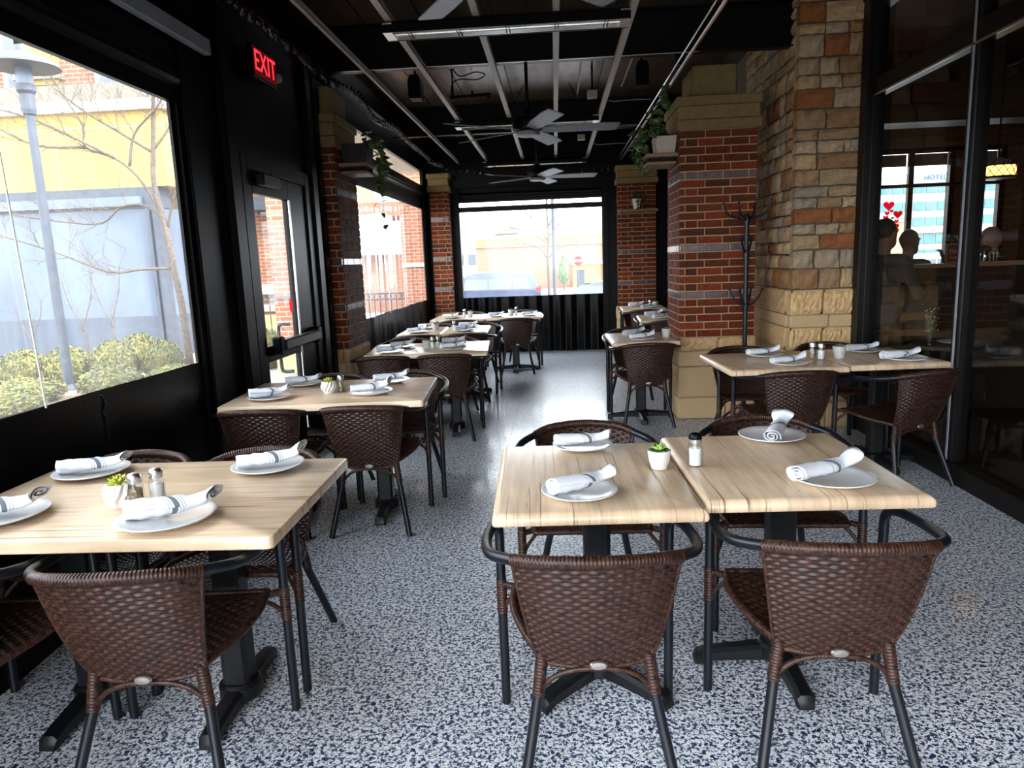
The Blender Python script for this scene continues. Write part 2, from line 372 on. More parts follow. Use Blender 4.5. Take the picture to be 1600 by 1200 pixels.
for y, x0, x1 in ((8.3, -0.30, -0.55), (8.3, 0.20, 0.40), (10.6, -0.30, -0.55), (10.6, 0.20, 0.40)):
    b = MB(); b.tube([(x0, y, 3.38), (x1, y+0.3, 3.04)], 0.005, 6); b.obj('brace_rod', BLACK, ce)

# ---- columns of brick
MODH = 0.0677
def brick_mesh(l, d, h, kind):
    key = ('b', round(l, 3), round(d, 3), kind)
    if key in CACHE: return CACHE[key]
    b = MB(); b.bbox(-l/2, -d/2, -h/2, l/2, d/2, h/2, 0.003)
    CACHE[key] = b.mesh('brick', GLAZED if kind == 'g' else BRICK); return CACHE[key]
CACHE = {}
def brick_column(name, label, x0, x1, y0, y1, z0, z1, side, accents, blen=0.213):
    """running bond on the front (y0) and on one side face; side is -1 (x0) or +1 (x1)"""
    c = struct(name, label, None, (0, 0, 0))
    b = MB(); b.box(x0+0.006, y0+0.006, z0, x1-0.006, y1-0.006, z1); b.obj('mortar_core', MORTAR, c)
    n = int(round((z1-z0)/MODH)); h = (z1-z0)/n; bd = 0.045; j = 0.010
    for k in range(n):
        zc = z0+(k+0.5)*h; kind = 'g' if k in accents else 'b'
        off = 0.0 if k % 2 else blen*0.5
        def run(a0, a1, odd):
            u = a0; first = True
            while u < a1-0.02:
                L = blen if not (first and odd) else blen*0.5
                e = min(u+L, a1)
                if a1-e < 0.035: e = a1
                yield u, e; u = e; first = False
        fx0 = x0 if k % 2 else x0+(bd if side < 0 else 0); fx1 = x1 if (k % 2 or side < 0) else x1-bd
        for u, e in run(fx0, fx1, k % 2 == 0):
            l = round(e-u-j, 2)
            o = link('brick', brick_mesh(e-u-j, bd, h-0.011, kind), c, ((u+e)/2, y0+bd/2-R.uniform(0,0.003), zc))
        sx = x0 if side < 0 else x1
        s0 = y0 if k % 2 == 0 else y0+bd
        for u, e in run(s0, y1, k % 2 == 1):
            o = link('brick', brick_mesh(e-u-j, bd, h-0.011, kind), c, (sx - side*(bd/2-R.uniform(0,0.003)), (u+e)/2, zc), (0,0,PI/2))
    return c
def rock_block(l, d, h, amp, seed, mat_, nx=14, nz=6):
    """a block whose front (-y) is split rock"""
    b = MB(); rr = random.Random(seed); vs = []; fs = []
    for i in range(nx+1):
        for k in range(nz+1):
            e = 0 if (i in (0, nx) or k in (0, nz)) else 1
            vs.append((-l/2+l*i/nx, -d/2-(amp*(0.35+0.65*rr.random()) if e else -amp*0.2), -h/2+h*k/nz))
    for i in range(nx):
        for k in range(nz):
            a = i*(nz+1)+k; fs.append((a, a+nz+1, a+nz+2, a+1))
    b.add(vs, fs); b.box(-l/2, -d/2+amp*0.2, -h/2, l/2, d/2, h/2); return b.mesh('block', mat_)
def base_blocks(c, x0, x1, y0, y1, side, courses):
    """stone base: list of (z0, z1, rough?) courses on the front and one side"""
    sx = x0 if side < 0 else x1
    for ci, (z0, z1, rough) in enumerate(courses):
        w = x1-x0; cut = [0, 0.52, 1] if ci % 2 else [0, 0.36, 0.9, 1]
        if not rough and ci % 2 == 0: cut = [0, 0.62, 1]
        for a, e in zip(cut, cut[1:]):
            l = (e-a)*w-0.008; h = z1-z0-0.008
            me = rock_block(l, 0.10, h, 0.020, R.random(), ROCKFACE) if rough else (lambda q: q.mesh('block', SMOOTHBLOCK))(MB().bbox(-l/2, -0.05, -h/2, l/2, 0.05, h/2, 0.006))
            link('base_block', me, c, (x0+(a+e)/2*w, y0+0.05, (z0+z1)/2))
        dd = y1-y0-0.1; cut = [0, 0.5, 1]
        for a, e in zip(cut, cut[1:]):
            l = (e-a)*dd-0.008; h = z1-z0-0.008
            me = rock_block(l, 0.10, h, 0.012, R.random(), ROCKFACE) if rough else (lambda q: q.mesh('block', SMOOTHBLOCK))(MB().bbox(-l/2, -0.05, -h/2, l/2, 0.05, h/2, 0.006))
            link('base_block', me, c, (sx-side*0.05, y0+0.1+(a+e)/2*dd, (z0+z1)/2), (0,0, -PI/2 if side < 0 else PI/2))
    b = MB(); b.box(x0+0.02, y0+0.02, courses[0][0], x1-0.02, y1-0.02, courses[-1][1]); b.obj('mortar_core', MORTAR, c)
def caps(c, x0, x1, y0, y1, z):
    for (e, a, h) in ((0.028, 0.0, 0.082), (0.012, 0.086, 0.11), (0.03, 0.196, 0.075)):
        b = MB(); b.bbox(x0-e, y0-e, z+a, x1+e, y1+e, z+a+h, 0.006); b.obj('cap_stone', CAPSTONE, c)
def acc(z0, *zs): return [int((z-z0)/MODH) for z in zs]
c = brick_column('brick_column', 'big freestanding red brick column with tan rock-faced base, coat rack before it', 1.08, 1.73, 6.36, 7.04, 0.74, 2.50, -1, acc(0.74, 1.10, 1.52, 2.16))
base_blocks(c, 1.065, 1.745, 6.345, 7.055, -1, [(0.0,0.20,False),(0.20,0.48,False),(0.48,0.62,False),(0.62,0.738,True)]); caps(c, 1.08, 1.73, 6.36, 7.04, 2.50)
b = MB(); b.bbox(1.20, 6.46, 2.775, 1.57, 6.98, 3.04, 0.008); b.obj('bearing_block', CAPSTONE, c)
c = brick_column('brick_column', 'red brick pilaster just past the exit door with a black planter shelf', -2.0, -1.88, 6.26, 6.92, 0.74, 2.50, 1, acc(0.74, 1.10, 1.52, 2.16))
base_blocks(c, -2.0, -1.865, 6.245, 6.935, 1, [(0.0,0.20,False),(0.20,0.48,False),(0.48,0.62,False),(0.62,0.738,True)]); caps(c, -1.995, -1.88, 6.26, 6.92, 2.50)
b = MB(); b.bbox(-1.99, 6.30, 2.775, -1.90, 6.80, 3.0, 0.008); b.obj('bearing_block', CAPSTONE, c)
c = brick_column('brick_column', 'far red brick column beside the end curtain with a white pot on its ledge', 0.97, 1.55, 11.2, 11.48, 0.70, 2.58, -1, acc(0.70, 1.10, 1.52, 2.16))
base_blocks(c, 0.955, 1.565, 11.185, 11.49, -1, [(0.0,0.24,False),(0.24,0.48,False),(0.48,0.698,True)]); caps(c, 0.97, 1.55, 11.2, 11.47, 2.56)
c = brick_column('brick_column', 'slim far red brick column in the corner by the left curtain', -1.92, -1.63, 11.2, 11.48, 0.70, 2.58, 1, acc(0.70, 1.10, 1.52, 2.16))
base_blocks(c, -1.935, -1.615, 11.185, 11.49, 1, [(0.0,0.24,False),(0.24,0.48,False),(0.48,0.698,True)]); caps(c, -1.92, -1.63, 11.2, 11.47, 2.56)

# ---- stone pilaster at the storefront corner
sp = struct('stone_pillar', 'fieldstone pilaster with tan rock-faced base at the storefront corner')
SX0, SX1, SY0, SY1 = 1.91, 2.40, 5.95, 8.3
b = MB(); b.box(SX0+0.03, SY0+0.03, 0, SX1, SY1, ZC); b.obj('mortar_core', DARKMORTAR, sp)
def stone(l, h, d, seed):
    rr = random.Random(seed); bm = bmesh.new(); bmesh.ops.create_grid(bm, x_segments=4, y_segments=3, size=0.5)
    for v in bm.verts:
        u, w = v.co.x, v.co.y; edge = max(abs(u), abs(w))*2
        v.co = Vector((u*l+rr.uniform(-0.006,0.006), -d/2+(0.014 if edge > 0.99 else 0)-rr.uniform(0,0.012), w*h+rr.uniform(-0.005,0.005)))
    vs = len(bm.verts)
    r = bmesh.ops.extrude_edge_only(bm, edges=[e for e in bm.edges if e.is_boundary]); 
    for v in [g for g in r['geom'] if isinstance(g, bmesh.types.BMVert)]: v.co.y = d/2
    b = MB(); b.bm(bm); return b.mesh('stone', STONE)
def stone_face(c, u0, u1, z0, z1, place, lmin=0.10, lmax=0.30):
    z = z0; k = 0
    while z < z1-0.03:
        h = R.choice((0.085, 0.10, 0.12, 0.13, 0.15, 0.165)); h = min(h, z1-z)
        u = u0
        while u < u1-0.02:
            l = R.uniform(lmin, lmax); l = (u1-u) if u1-u-l < 0.09 else l
            o = link('stone', stone(l-0.014, h-0.014, 0.10, R.random()), c); place(o, u+l/2, z+h/2); u += l
        z += h
def pf(o, u, z): o.location = (u, SY0+0.045, z)
def ps(o, u, z): o.location = (SX0+0.045, u, z); o.rotation_euler = (0,0,-PI/2)
stone_face(sp, SX0, SX1, 1.15, ZC, pf, 0.15, 0.30)
stone_face(sp, SY0+0.10, 7.5, 1.15, ZC, ps, 0.13, 0.34)
base_blocks(sp, SX0-0.012, SX1, SY0-0.02, 7.4, -1, [(0.0,0.22,False),(0.22,0.44,False),(0.44,0.65,False),(0.65,0.84,True),(0.84,0.945,False),(0.945,1.148,True)])

# ---- walls
wl = struct('wall_left', 'black steel framed wall with curtain openings and exit door')
b = MB()
for y0, y1, z0, z1 in ((YN,4.36,2.52,ZC), (3.88,4.36,0,2.52), (4.36,4.55,0,ZC), (4.55,5.82,2.22,ZC), (5.82,6.96,0,ZC), (6.96,11.16,2.86,ZC), (11.16,YF,0,ZC)):
    b.box(XL-0.045, y0, z0, XL, y1, z1)
b.obj('panel', BLACK, wl)
for y0, y1, d in ((3.93,3.97,0.02),(4.36,4.50,0.05),(5.86,5.98,0.05),(6.10,6.20,0.03)):
    b = MB(); b.bbox(XL, y0, 0, XL+d, y1, ZC-0.35, 0.005); b.obj('post', BLACK, wl)
b = MB(); b.box(XL, YN, 3.06, XL+0.16, YF, 3.22); b.obj('header_beam', BLACK, wl)
b = MB(); b.box(XL-0.9, 6.9, 2.90, XL-0.10, 11.6, 2.96); b.obj('outer_soffit', noisy('cream_soffit', (0.62,0.55,0.46), (0.68,0.61,0.52), 6, 0.8), wl)
b = MB(); b.box(XL-0.9, YN, 2.90, XL-0.10, 6.3, 2.96); b.obj('outer_soffit', BLACK, wl)
wn = struct('wall_near_shade', 'unseen black header added over the open near end to shade the ceiling'); b = MB(); b.box(XL, YN-0.06, 2.45, XR, YN, ZC); b.obj('shade_header', BLACK, wn)  # unseen header, added to keep sky light off the ceiling and column tops
wf = struct('wall_far', 'black end wall framing the far curtain window')
b = MB()
for x0, x1, z0, z1 in ((XL,-1.60,0,ZC), (-1.60,-1.50,0,2.42), (0.745,2.6,0,ZC), (-1.60,0.745,2.42,ZC)): b.box(x0, YF, z0, x1, YF+0.08, z1)
b.obj('panel', BLACK, wf)
for x0, x1, d in ((-1.58,-1.50,0.05),(0.76,0.84,0.05)):
    b = MB(); b.bbox(x0, YF-d, 0, x1, YF, 2.75, 0.005); b.obj('post', BLACK, wf)
b = MB(); b.box(XL, YF-0.10, 2.62, 2.5, YF, 2.74); b.obj('header_beam', BLACK, wf)
wr = struct('wall_right', 'black building wall past the stone pillar')
b = MB(); b.box(2.40, SY1, 0, 2.56, YF, ZC); b.box(2.38, YN, 3.30, 2.56, SY0+0.05, ZC); b.obj('panel', BLACK, wr)
b = MB(); b.box(1.95, 8.3, 0, 2.40, 8.35, ZC); b.obj('return_panel', BLACK, wr)

# ---- storefront glazing on the right
w1 = struct('window_1', 'dark bronze framed restaurant storefront glazing')
def bar(name, x0, y0, z0, x1, y1, z1): b = MB(); b.bbox(x0, y0, z0, x1, y1, z1, 0.006); return b.obj(name, DARKBROWN, w1)
mull = [5.87, 4.50, 2.95, 1.40, -0.10]
for y in mull: bar('mullion', 2.435, y-0.046, 0, 2.525, y+0.046, 3.30)
for y in mull: b = MB(); b.box(2.424, y-0.012, 0.1, 2.430, y+0.004, 3.25); b.obj('glazing_bead', GREYBOX, w1)
bar('jamb', 2.385, 5.83, 0, 2.53, 5.948, 3.30); bar('sill', 2.42, YN, 0.0, 2.54, 5.9, 0.13); bar('transom', 2.43, YN, 2.60, 2.53, 5.9, 2.72); bar('head', 2.42, YN, 3.22, 2.54, 5.9, 3.30)
b = MB(); b.box(2.424, YN, 2.588, 2.43, 5.8, 2.602); b.obj('glazing_bead', STEEL, w1)
for y1, y0 in zip(mull, mull[1:]+[YN]):
    for z0, z1 in ((0.13, 2.60), (2.72, 3.22)):
        b = MB(); b.add([(2.48, y0+0.05, z0), (2.48, y1-0.05, z0), (2.48, y1-0.05, z1), (2.48, y0+0.05, z1)], [(0,1,2,3)]); b.obj('pane', GLASS, w1, fix=False)

# ---- roll-down clear curtains
def sheet(f, u0, u1, z0, z1, nu, nz, m, name, parent, folds=None):
    b = MB(); vs = []; fs = []
    for i in range(nu+1):
        for k in range(nz+1):
            u = u0+(u1-u0)*i/nu; t = k/nz; z = z0+(z1-z0)*t
            vs.append(f(u, z, folds(u, z) if folds else 0.0))
    for i in range(nu):
        for k in range(nz): a = i*(nz+1)+k; fs.append((a, a+nz+1, a+nz+2, a+1))
    b.add(vs, fs); return b.obj(name, m, parent, smooth='all', fix=False)
def fl_(u, z, d): return (XL-0.03+d, u, z)
def ff_(u, z, d): return (u, YF+0.03-d, z)
def bumpy(amp, k, ph): return lambda u, z: amp*(math.sin(k*u+ph+0.6*math.sin(1.7*u+z*1.3))*0.6+0.4*math.sin(k*2.3*u+ph*2+z))
cu = thing('vinyl_curtain', 'large near roll-down curtain with clear vinyl window and black lower skirt', 'curtain', (0,0,0))
sheet(fl_, YN, 3.90, 0.0, 0.975, 120, 10, TARP, 'lower_panel', cu, lambda u, z: 0.010*math.sin(9*u+z*3)*(1-z*0.7)+0.012*math.sin(2.1*u))
sheet(fl_, YN, 3.84, 0.975, 2.37, 90, 10, VINYL, 'window_pane', cu, lambda u, z: 0.006*math.sin(5*u+2*z))
b = MB(); b.box(XL-0.034, YN, 2.37, XL-0.004, 3.9, 2.47); b.obj('upper_band', TARP, cu)
b = MB(); b.tube([(XL-0.02, YN, 2.50), (XL-0.02, 3.9, 2.50)], 0.05, 14); b.obj('roller_tube', TARP, cu)
b = MB(); b.box(XL-0.034, 3.84, 0.975, XL-0.018, 3.92, 2.38); b.obj('side_band', TARP, cu)
b = MB(); b.tube([(XL+0.005+0.004*math.sin(k*1.9), 2.93+0.006*math.sin(k*2.6), 0.96-0.035*k) for k in range(26)], [0.006+0.004*(k % 2) for k in range(26)], 6); b.obj('zip_seam', TARP, cu)
b = MB(); b.tube([(XL-0.012, 2.56, 2.40), (XL-0.012, 2.615, 0.97)], 0.004, 6); b.obj('pull_cord', WHITEPOT, cu)
cu = thing('vinyl_curtain', 'clear roll-down curtain between the two left brick pilasters, glossy black skirt', 'curtain', (0,0,0))
sheet(fl_, 6.96, 11.16, 0.0, 0.92, 140, 10, TARP, 'lower_panel', cu, lambda u, z: 0.012*math.sin(13*u+z*2)+0.016*math.sin(4.1*u+1)+0.004*math.sin(37*u))
sheet(fl_, 7.0, 11.12, 0.92, 2.30, 140, 10, VINYL, 'window_pane', cu, lambda u, z: 0.007*math.sin(7*u+z)+0.003*math.sin(19*u))
b = MB(); b.box(XL-0.036, 6.96, 2.30, XL-0.016, 11.16, 2.66); b.obj('upper_band', TARP, cu)
b = MB(); b.tube([(XL-0.03, 6.96, 2.53), (XL-0.03, 11.16, 2.53)], 0.045, 14); b.obj('roller_tube', TARP, cu)
b = MB(); b.box(XL-0.036, 11.08, 0.92, XL-0.018, 11.16, 2.30); b.obj('side_band', TARP, cu)
for y in (7.6, 8.5, 9.4): 
    b = MB(); b.tube([(XL-0.018, y, 2.32), (XL-0.015, y+0.05, 0.90)], 0.003, 5); b.obj('pull_cord', WHITEPOT, cu)
cu = thing('vinyl_curtain', 'end wall roll-down curtain with clear window facing the car park', 'curtain', (0,0,0))
sheet(ff_, -1.50, 0.745, 0.0, 0.905, 180, 8, TARP, 'lower_panel', cu, lambda u, z: (0.020*math.sin(31*u+0.8*math.sin(5*u))+0.010*math.sin(13*u+z))*(1.0-0.3*z))
sheet(ff_, -1.475, 0.725, 0.905, 2.29, 60, 10, VINYL, 'window_pane', cu, lambda u, z: 0.006*math.sin(6*u+z))
b = MB(); b.box(-1.5, YF+0.02, 2.255, 0.745, YF+0.045, 2.335); b.obj('upper_band', TARP, cu)
sheet(ff_, -1.475, 0.725, 2.335, 2.40, 4, 1, VINYL, 'top_strip', cu)
b = MB(); b.box(-1.5, YF+0.02, 2.40, 0.745, YF+0.045, 2.44); b.obj('hem_band', TARP, cu)
b = MB(); b.tube([(-1.5, YF-0.02, 2.50), (0.745, YF-0.02, 2.50)], 0.045, 14); b.obj('roller_tube', TARP, cu)

# ---- exit door on the left
d1 = struct('door_1', 'black aluminium exit door with tall glass and push bar')
for n_, y0, z0, y1, z1, x0, x1 in (('door_frame',4.55,0,4.64,2.22,-2.06,-1.97),('door_frame',5.72,0,5.84,2.22,-2.06,-1.97),('door_frame',4.64,2.12,5.72,2.22,-2.06,-1.97),
        ('stile',4.64,0.02,4.73,2.12,-2.035,-1.985),('stile',5.36,0.02,5.72,2.12,-2.035,-1.985),('top_rail',4.73,1.98,5.36,2.12,-2.035,-1.985),('bottom_rail',4.73,0.02,5.36,0.24,-2.035,-1.985),('mid_rail',4.73,0.84,5.36,0.95,-2.035,-1.985)):
    b = MB(); b.bbox(x0, y0, z0, x1, y1, z1, 0.004); b.obj(n_, BLACK, d1)
b = MB(); b.box(-2.012, 4.72, 0.23, -2.006, 5.37, 2.0); b.obj('pane', DOORGLASS, d1)
b = MB(); b.box(-1.984, 5.345, 0.24, -1.978, 5.375, 1.98); b.obj('edge_strip', STEEL, d1)
b = MB(); b.bbox(-1.97, 4.86, 0.905, -1.90, 5.62, 0.985, 0.012); pb = b.obj('push_bar', FRAME, d1)
for y0, y1 in ((5.58,5.68),(4.80,4.88)): b = MB(); b.bbox(-1.985, y0, 0.88, -1.915, y1, 1.01, 0.012); b.obj('end_bracket', BLACK, pb)
b = MB(); b.bbox(-1.985, 4.78, 2.03, -1.92, 5.08, 2.11, 0.008); dc = b.obj('door_closer', FRAME, d1)
b = MB(); b.box(-1.96, 4.95, 2.112, -1.93, 5.4, 2.12); b.obj('closer_arm', FRAME, dc)
b = MB(); b.tube(catmull([(-2.03,5.28,0.70),(-2.10,5.28,0.70),(-2.12,5.28,0.74),(-2.12,5.28,1.0),(-2.10,5.28,1.06),(-2.03,5.28,1.06)], 4), 0.014, 8); b.obj('pull_handle', FRAME, d1)
RED = thin_vinyl('red_vinyl', (0.72,0.015,0.03))
b = MB()
pts = [(5.275+0.03*math.cos(t), 1.20+0.055*math.sin(t)) for t in [2*PI*k/20 for k in range(20)]]
b.add([(-2.0035, p, q) for p, q in pts], [tuple(range(20))]); b.obj('sticker', RED, d1)
# ============================================================ CHAIRS
def woven(S, nst, rows, amp, t, sub=3, v0=0.0, v1=1.0):
    """flat strands passing over and under the stakes of a curved panel S(u, v)"""
    b = MB(); n = nst*sub
    def pos(u, v): return S(u, v)
    def nor(u, v):
        e = 1e-3; return ((pos(u+e, v)-pos(u-e, v)).cross(pos(u, v+e)-pos(u, v-e))).normalized()
    hv = 0.50*(v1-v0)/rows
    for r in range(rows):
        v = v0+(r+0.5)*(v1-v0)/rows; vs = []; fs = []
        for i in range(n+1):
            u = i/n; N = nor(u, v); o = amp*math.sin(PI*u*nst+PI*r)
            a, c, e = pos(u, v-hv), pos(u, v), pos(u, v+hv)
            vs += [a+N*(o*0.55), c+N*(o+t), e+N*(o*0.55), c+N*(o-t)]
        for i in range(n):
            for k in range(4): l = (k+1) % 4; fs.append((i*4+k, i*4+l, i*4+4+l, i*4+4+k))
        b.add(vs, fs)
    for s in range(nst+1):
        u = min(0.995, max(0.005, (s)/nst)); vs = []; fs = []; m = 10
        for k in range(m+1):
            v = v0+(v1-v0)*k/m; N = nor(u, v); w = 0.20/nst
            vs += [pos(u-w, v)+N*0.0016, pos(u+w, v)+N*0.0016, pos(u+w, v)-N*0.0016, pos(u-w, v)-N*0.0016]
        for k in range(m):
            for q in range(4): l = (q+1) % 4; fs.append((k*4+q, k*4+l, k*4+4+l, k*4+4+q))
        b.add(vs, fs)
    vs = []; fs = []; M_ = 24      # added backing sheet; shade of the weave gaps is put in its dark colour
    for i in range(M_+1):
        for k in range(M_+1):
            u, v = 0.004+0.992*i/M_, v0+(v1-v0)*k/M_; vs.append(pos(u, v))
    for i in range(M_):
        for k in range(M_): a = i*(M_+1)+k; fs.append((a, a+M_+1, a+M_+2, a+1))
    b.cur = 1; b.add(vs, fs); b.cur = 0
    return b
def wrapped(b, path, r, step=0.0024, n=9, pitch=0.0095, amp=0.19):
    P = resample(path, step); L = 0; rr = []
    for i, p in enumerate(P):
        if i: L += (P[i]-P[i-1]).length
        rr.append(r*(1-amp+amp*abs(math.sin(PI*L/pitch))**0.6))
    return b.tube(P, rr, n)
RIM = catmull([(-0.215,-0.225,0.722),(-0.16,-0.272,0.737),(-0.08,-0.300,0.745),(0,-0.310,0.748),(0.08,-0.300,0.745),(0.16,-0.272,0.737),(0.215,-0.225,0.722)], 6)
RIMN = len(RIM)-1
def back_surface(u, v):
    t = u*RIMN; i = min(RIMN-1, max(0, int(t))); top = RIM[i].lerp(RIM[i+1], t-i)
    q = 2*u-1; bot = Vector((0.152*q, -0.155+0.018*q*q, 0.368+0.014*abs(q)**2))
    k = max(0.0, v)**0.80; x = bot.x+(top.x-bot.x)*k
    y = bot.y+(top.y-bot.y)*(v*0.92+0.08*v*v) - 0.016*math.sin(PI*v)
    return Vector((x, y, bot.z+(top.z-0.010-bot.z)*v))
def seat_surface(u, v):
    q = 2*u-1; w = 0.150+0.082*math.sin(PI*0.5*min(1, v*1.35))-0.012*max(0, v-0.75)*4
    y = -0.150+0.375*v; z = 0.405+0.045*v-0.020*(1-q*q)*math.sin(PI*min(1, v*1.1+0.05))-0.012*max(0, v-0.85)*6
    return Vector((w*q, y, z))
def make_chair():
    t = thing('wicker_armchair', 'x', 'chair')
    woven(seat_surface, 20, 26, 0.0028, 0.0031).obj('seat', [RATTAN, RATGAP], t, smooth=True)
    woven(back_surface, 20, 29, 0.0028, 0.0031).obj('backrest', [RATTAN, RATGAP], t, smooth=True)
    b = MB(); path = [seat_surface(0, v/12) for v in range(13)]; path += [seat_surface(k/12, 1.0) for k in range(1, 13)]; path += [seat_surface(1, 1-v/12) for v in range(1, 13)]
    wrapped(b, path, 0.0125, 0.003, 8); b.obj('seat_rim', RATTAN, t, smooth='all')
    b = MB(); wrapped(b, RIM, 0.0185); wrapped(b, [back_surface(0, k/10) for k in range(11)], 0.0065, 0.003, 7); wrapped(b, [back_surface(1, k/10) for k in range(11)], 0.0065, 0.003, 7)
    wrapped(b, [back_surface(k/10, 0) for k in range(11)], 0.008, 0.003, 7); b.obj('backrest_rim', RATTAN, t, smooth='all')
    for s in (-1, 1):
        b = MB(); b.tube(catmull([(s*0.272,0.225,0.58),(s*0.273,0.222,0.630),(s*0.277,0.195,0.662),(s*0.284,0.14,0.676),(s*0.294,0.05,0.684),(s*0.293,-0.05,0.692),(s*0.272,-0.15,0.706),(s*0.205,-0.234,0.724)], 5), 0.0155, 12)
        b.obj('arm', FRAME, t, smooth=True)
        b = MB(); b.tube([(s*0.272,0.235,0.0),(s*0.272,0.230,0.30),(s*0.272,0.225,0.585)], 0.0152, 12); lg = b.obj('front_leg', FRAME, t, smooth=True)
        b = MB(); wrapped(b, [(s*0.272,0.229,0.335),(s*0.272,0.228,0.455)], 0.0178); wrapped(b, [(s*0.272,0.228,0.438),(s*0.222,0.195,0.440)], 0.0125, 0.003, 8)
        wrapped(b, catmull([(s*0.272,0.228,0.345),(s*0.250,0.215,0.385),(s*0.215,0.19,0.425)], 4), 0.008, 0.003, 7); b.obj('leg_wrap', RATTAN, lg, smooth='all')
        b = MB(); b.tube([(s*0.148,-0.142,0.40),(s*0.160,-0.152,0.29),(s*0.216,-0.250,0.0)], 0.0152, 12); lg = b.obj('rear_leg', FRAME, t, smooth=True)
        b = MB(); wrapped(b, [(s*0.146,-0.142,0.405),(s*0.1605,-0.153,0.288)], 0.0185); b.obj('leg_wrap', RATTAN, lg, smooth='all')
    b = MB(); wrapped(b, catmull([(-0.155,-0.150,0.300),(-0.115,-0.155,0.342),(-0.06,-0.158,0.364),(0,-0.160,0.368),(0.06,-0.158,0.364),(0.115,-0.155,0.342),(0.155,-0.150,0.300)], 5), 0.0085, 0.003, 8); b.obj('arched_brace', RATTAN, t, smooth='all')
    b = MB(); M = Matrix.Translation((0.005,-0.185,0.392)) @ Matrix.Rotation(PI/2-0.05, 4, 'X'); b.lathe([(0.0,0.006),(0.020,0.005),(0.025,0.0)], 20, M @ Matrix.Diagonal((1.0,0.52,1,1))); b.obj('badge', BADGE, t, smooth=True)
    return t
def squash(t, k):
    for o in bpy.data.objects:
        if o.type == 'MESH' and (o.parent == t or (o.parent and o.parent.parent == t)):
            for v in o.data.vertices: v.co.z *= k
CH = make_chair(); squash(CH, 0.985); _first = [True]
def chair(x, y, deg, label, group='brown wicker armchairs'):
    rz = math.radians(deg)
    if _first[0]:
        _first[0] = False; CH.location = (x,y,0); CH.rotation_euler = (0,0,rz); CH['label'] = label; CH['group'] = group; return
    dup(CH, (x,y,0), rz, label, group)
NEAR = 'wicker armchair at the camera side of the '; FARS = 'wicker armchair at the far side of the '
chair(0.075, 1.95, 2, NEAR+'aisle table that holds the green succulent')
chair(0.11, 2.83, 181, FARS+'aisle table that holds the green succulent')
chair(0.745, 2.01, -2, NEAR+'aisle table that holds the black-capped shaker')
chair(0.87, 2.87, 178, FARS+'aisle table that holds the black-capped shaker')
chair(-1.17, 1.88, 5, NEAR+'nearest window table, aisle end')
chair(-1.78, 1.84, 2, NEAR+'nearest window table, cut by the picture edge')
chair(-1.19, 2.48, 180, FARS+'nearest window table, aisle end')
chair(-1.72, 2.46, 178, FARS+'nearest window table, window end')
chair(-1.065, 3.90, 2, NEAR+'exit door table, aisle end')
chair(-1.62, 3.86, 3, NEAR+'exit door table, door end')
chair(-1.03, 4.53, 183, FARS+'exit door table, aisle end')
chair(-1.53, 4.46, 180, FARS+'exit door table, door end')
chair(-0.945, 5.96, 3, NEAR+'table beside the door pilaster, aisle end')
chair(-1.45, 5.93, 4, NEAR+'table beside the door pilaster, window end')
chair(-1.02, 6.72, 184, FARS+'table beside the door pilaster, aisle end')
chair(-1.47, 6.70, 182, FARS+'table beside the door pilaster, window end')
chair(-0.96, 7.60, 2, NEAR+'paired fourth-row tables, aisle half')
chair(-1.47, 7.57, 2, NEAR+'paired fourth-row tables, window half')
chair(-0.95, 8.36, 182, FARS+'paired fourth-row tables, aisle half')
chair(-1.47, 8.33, 180, FARS+'paired fourth-row tables, window half')
chair(-0.53, 9.40, 0, NEAR+'end-row tables by the far curtain, aisle half')
chair(-1.27, 9.39, 0, NEAR+'end-row tables by the far curtain, window half')
chair(-0.50, 10.18, 180, FARS+'end-row tables by the far curtain, aisle half')
chair(-1.27, 10.18, 180, FARS+'end-row tables by the far curtain, window half')
chair(0.76, 6.27, 2, NEAR+'single table against the big brick column')
chair(0.745, 7.02, 180, FARS+'single table against the big brick column')
chair(1.27, 8.36, 0, NEAR+'table hidden behind the big brick column')
chair(1.27, 9.02, 180, FARS+'table hidden behind the big brick column')
chair(1.22, 10.10, 0, NEAR+'table against the far planter column')
chair(1.22, 10.82, 180, FARS+'table against the far planter column')
chair(1.47, 4.63, 3, NEAR+'storefront table pair, column half')
chair(2.12, 4.52, 20, 'wicker armchair turned askew at the camera side of the storefront table pair, by the glass')
chair(1.40, 5.30, 183, FARS+'storefront table pair, column half')
chair(2.09, 5.40, 182, FARS+'storefront table pair, stone pillar half')

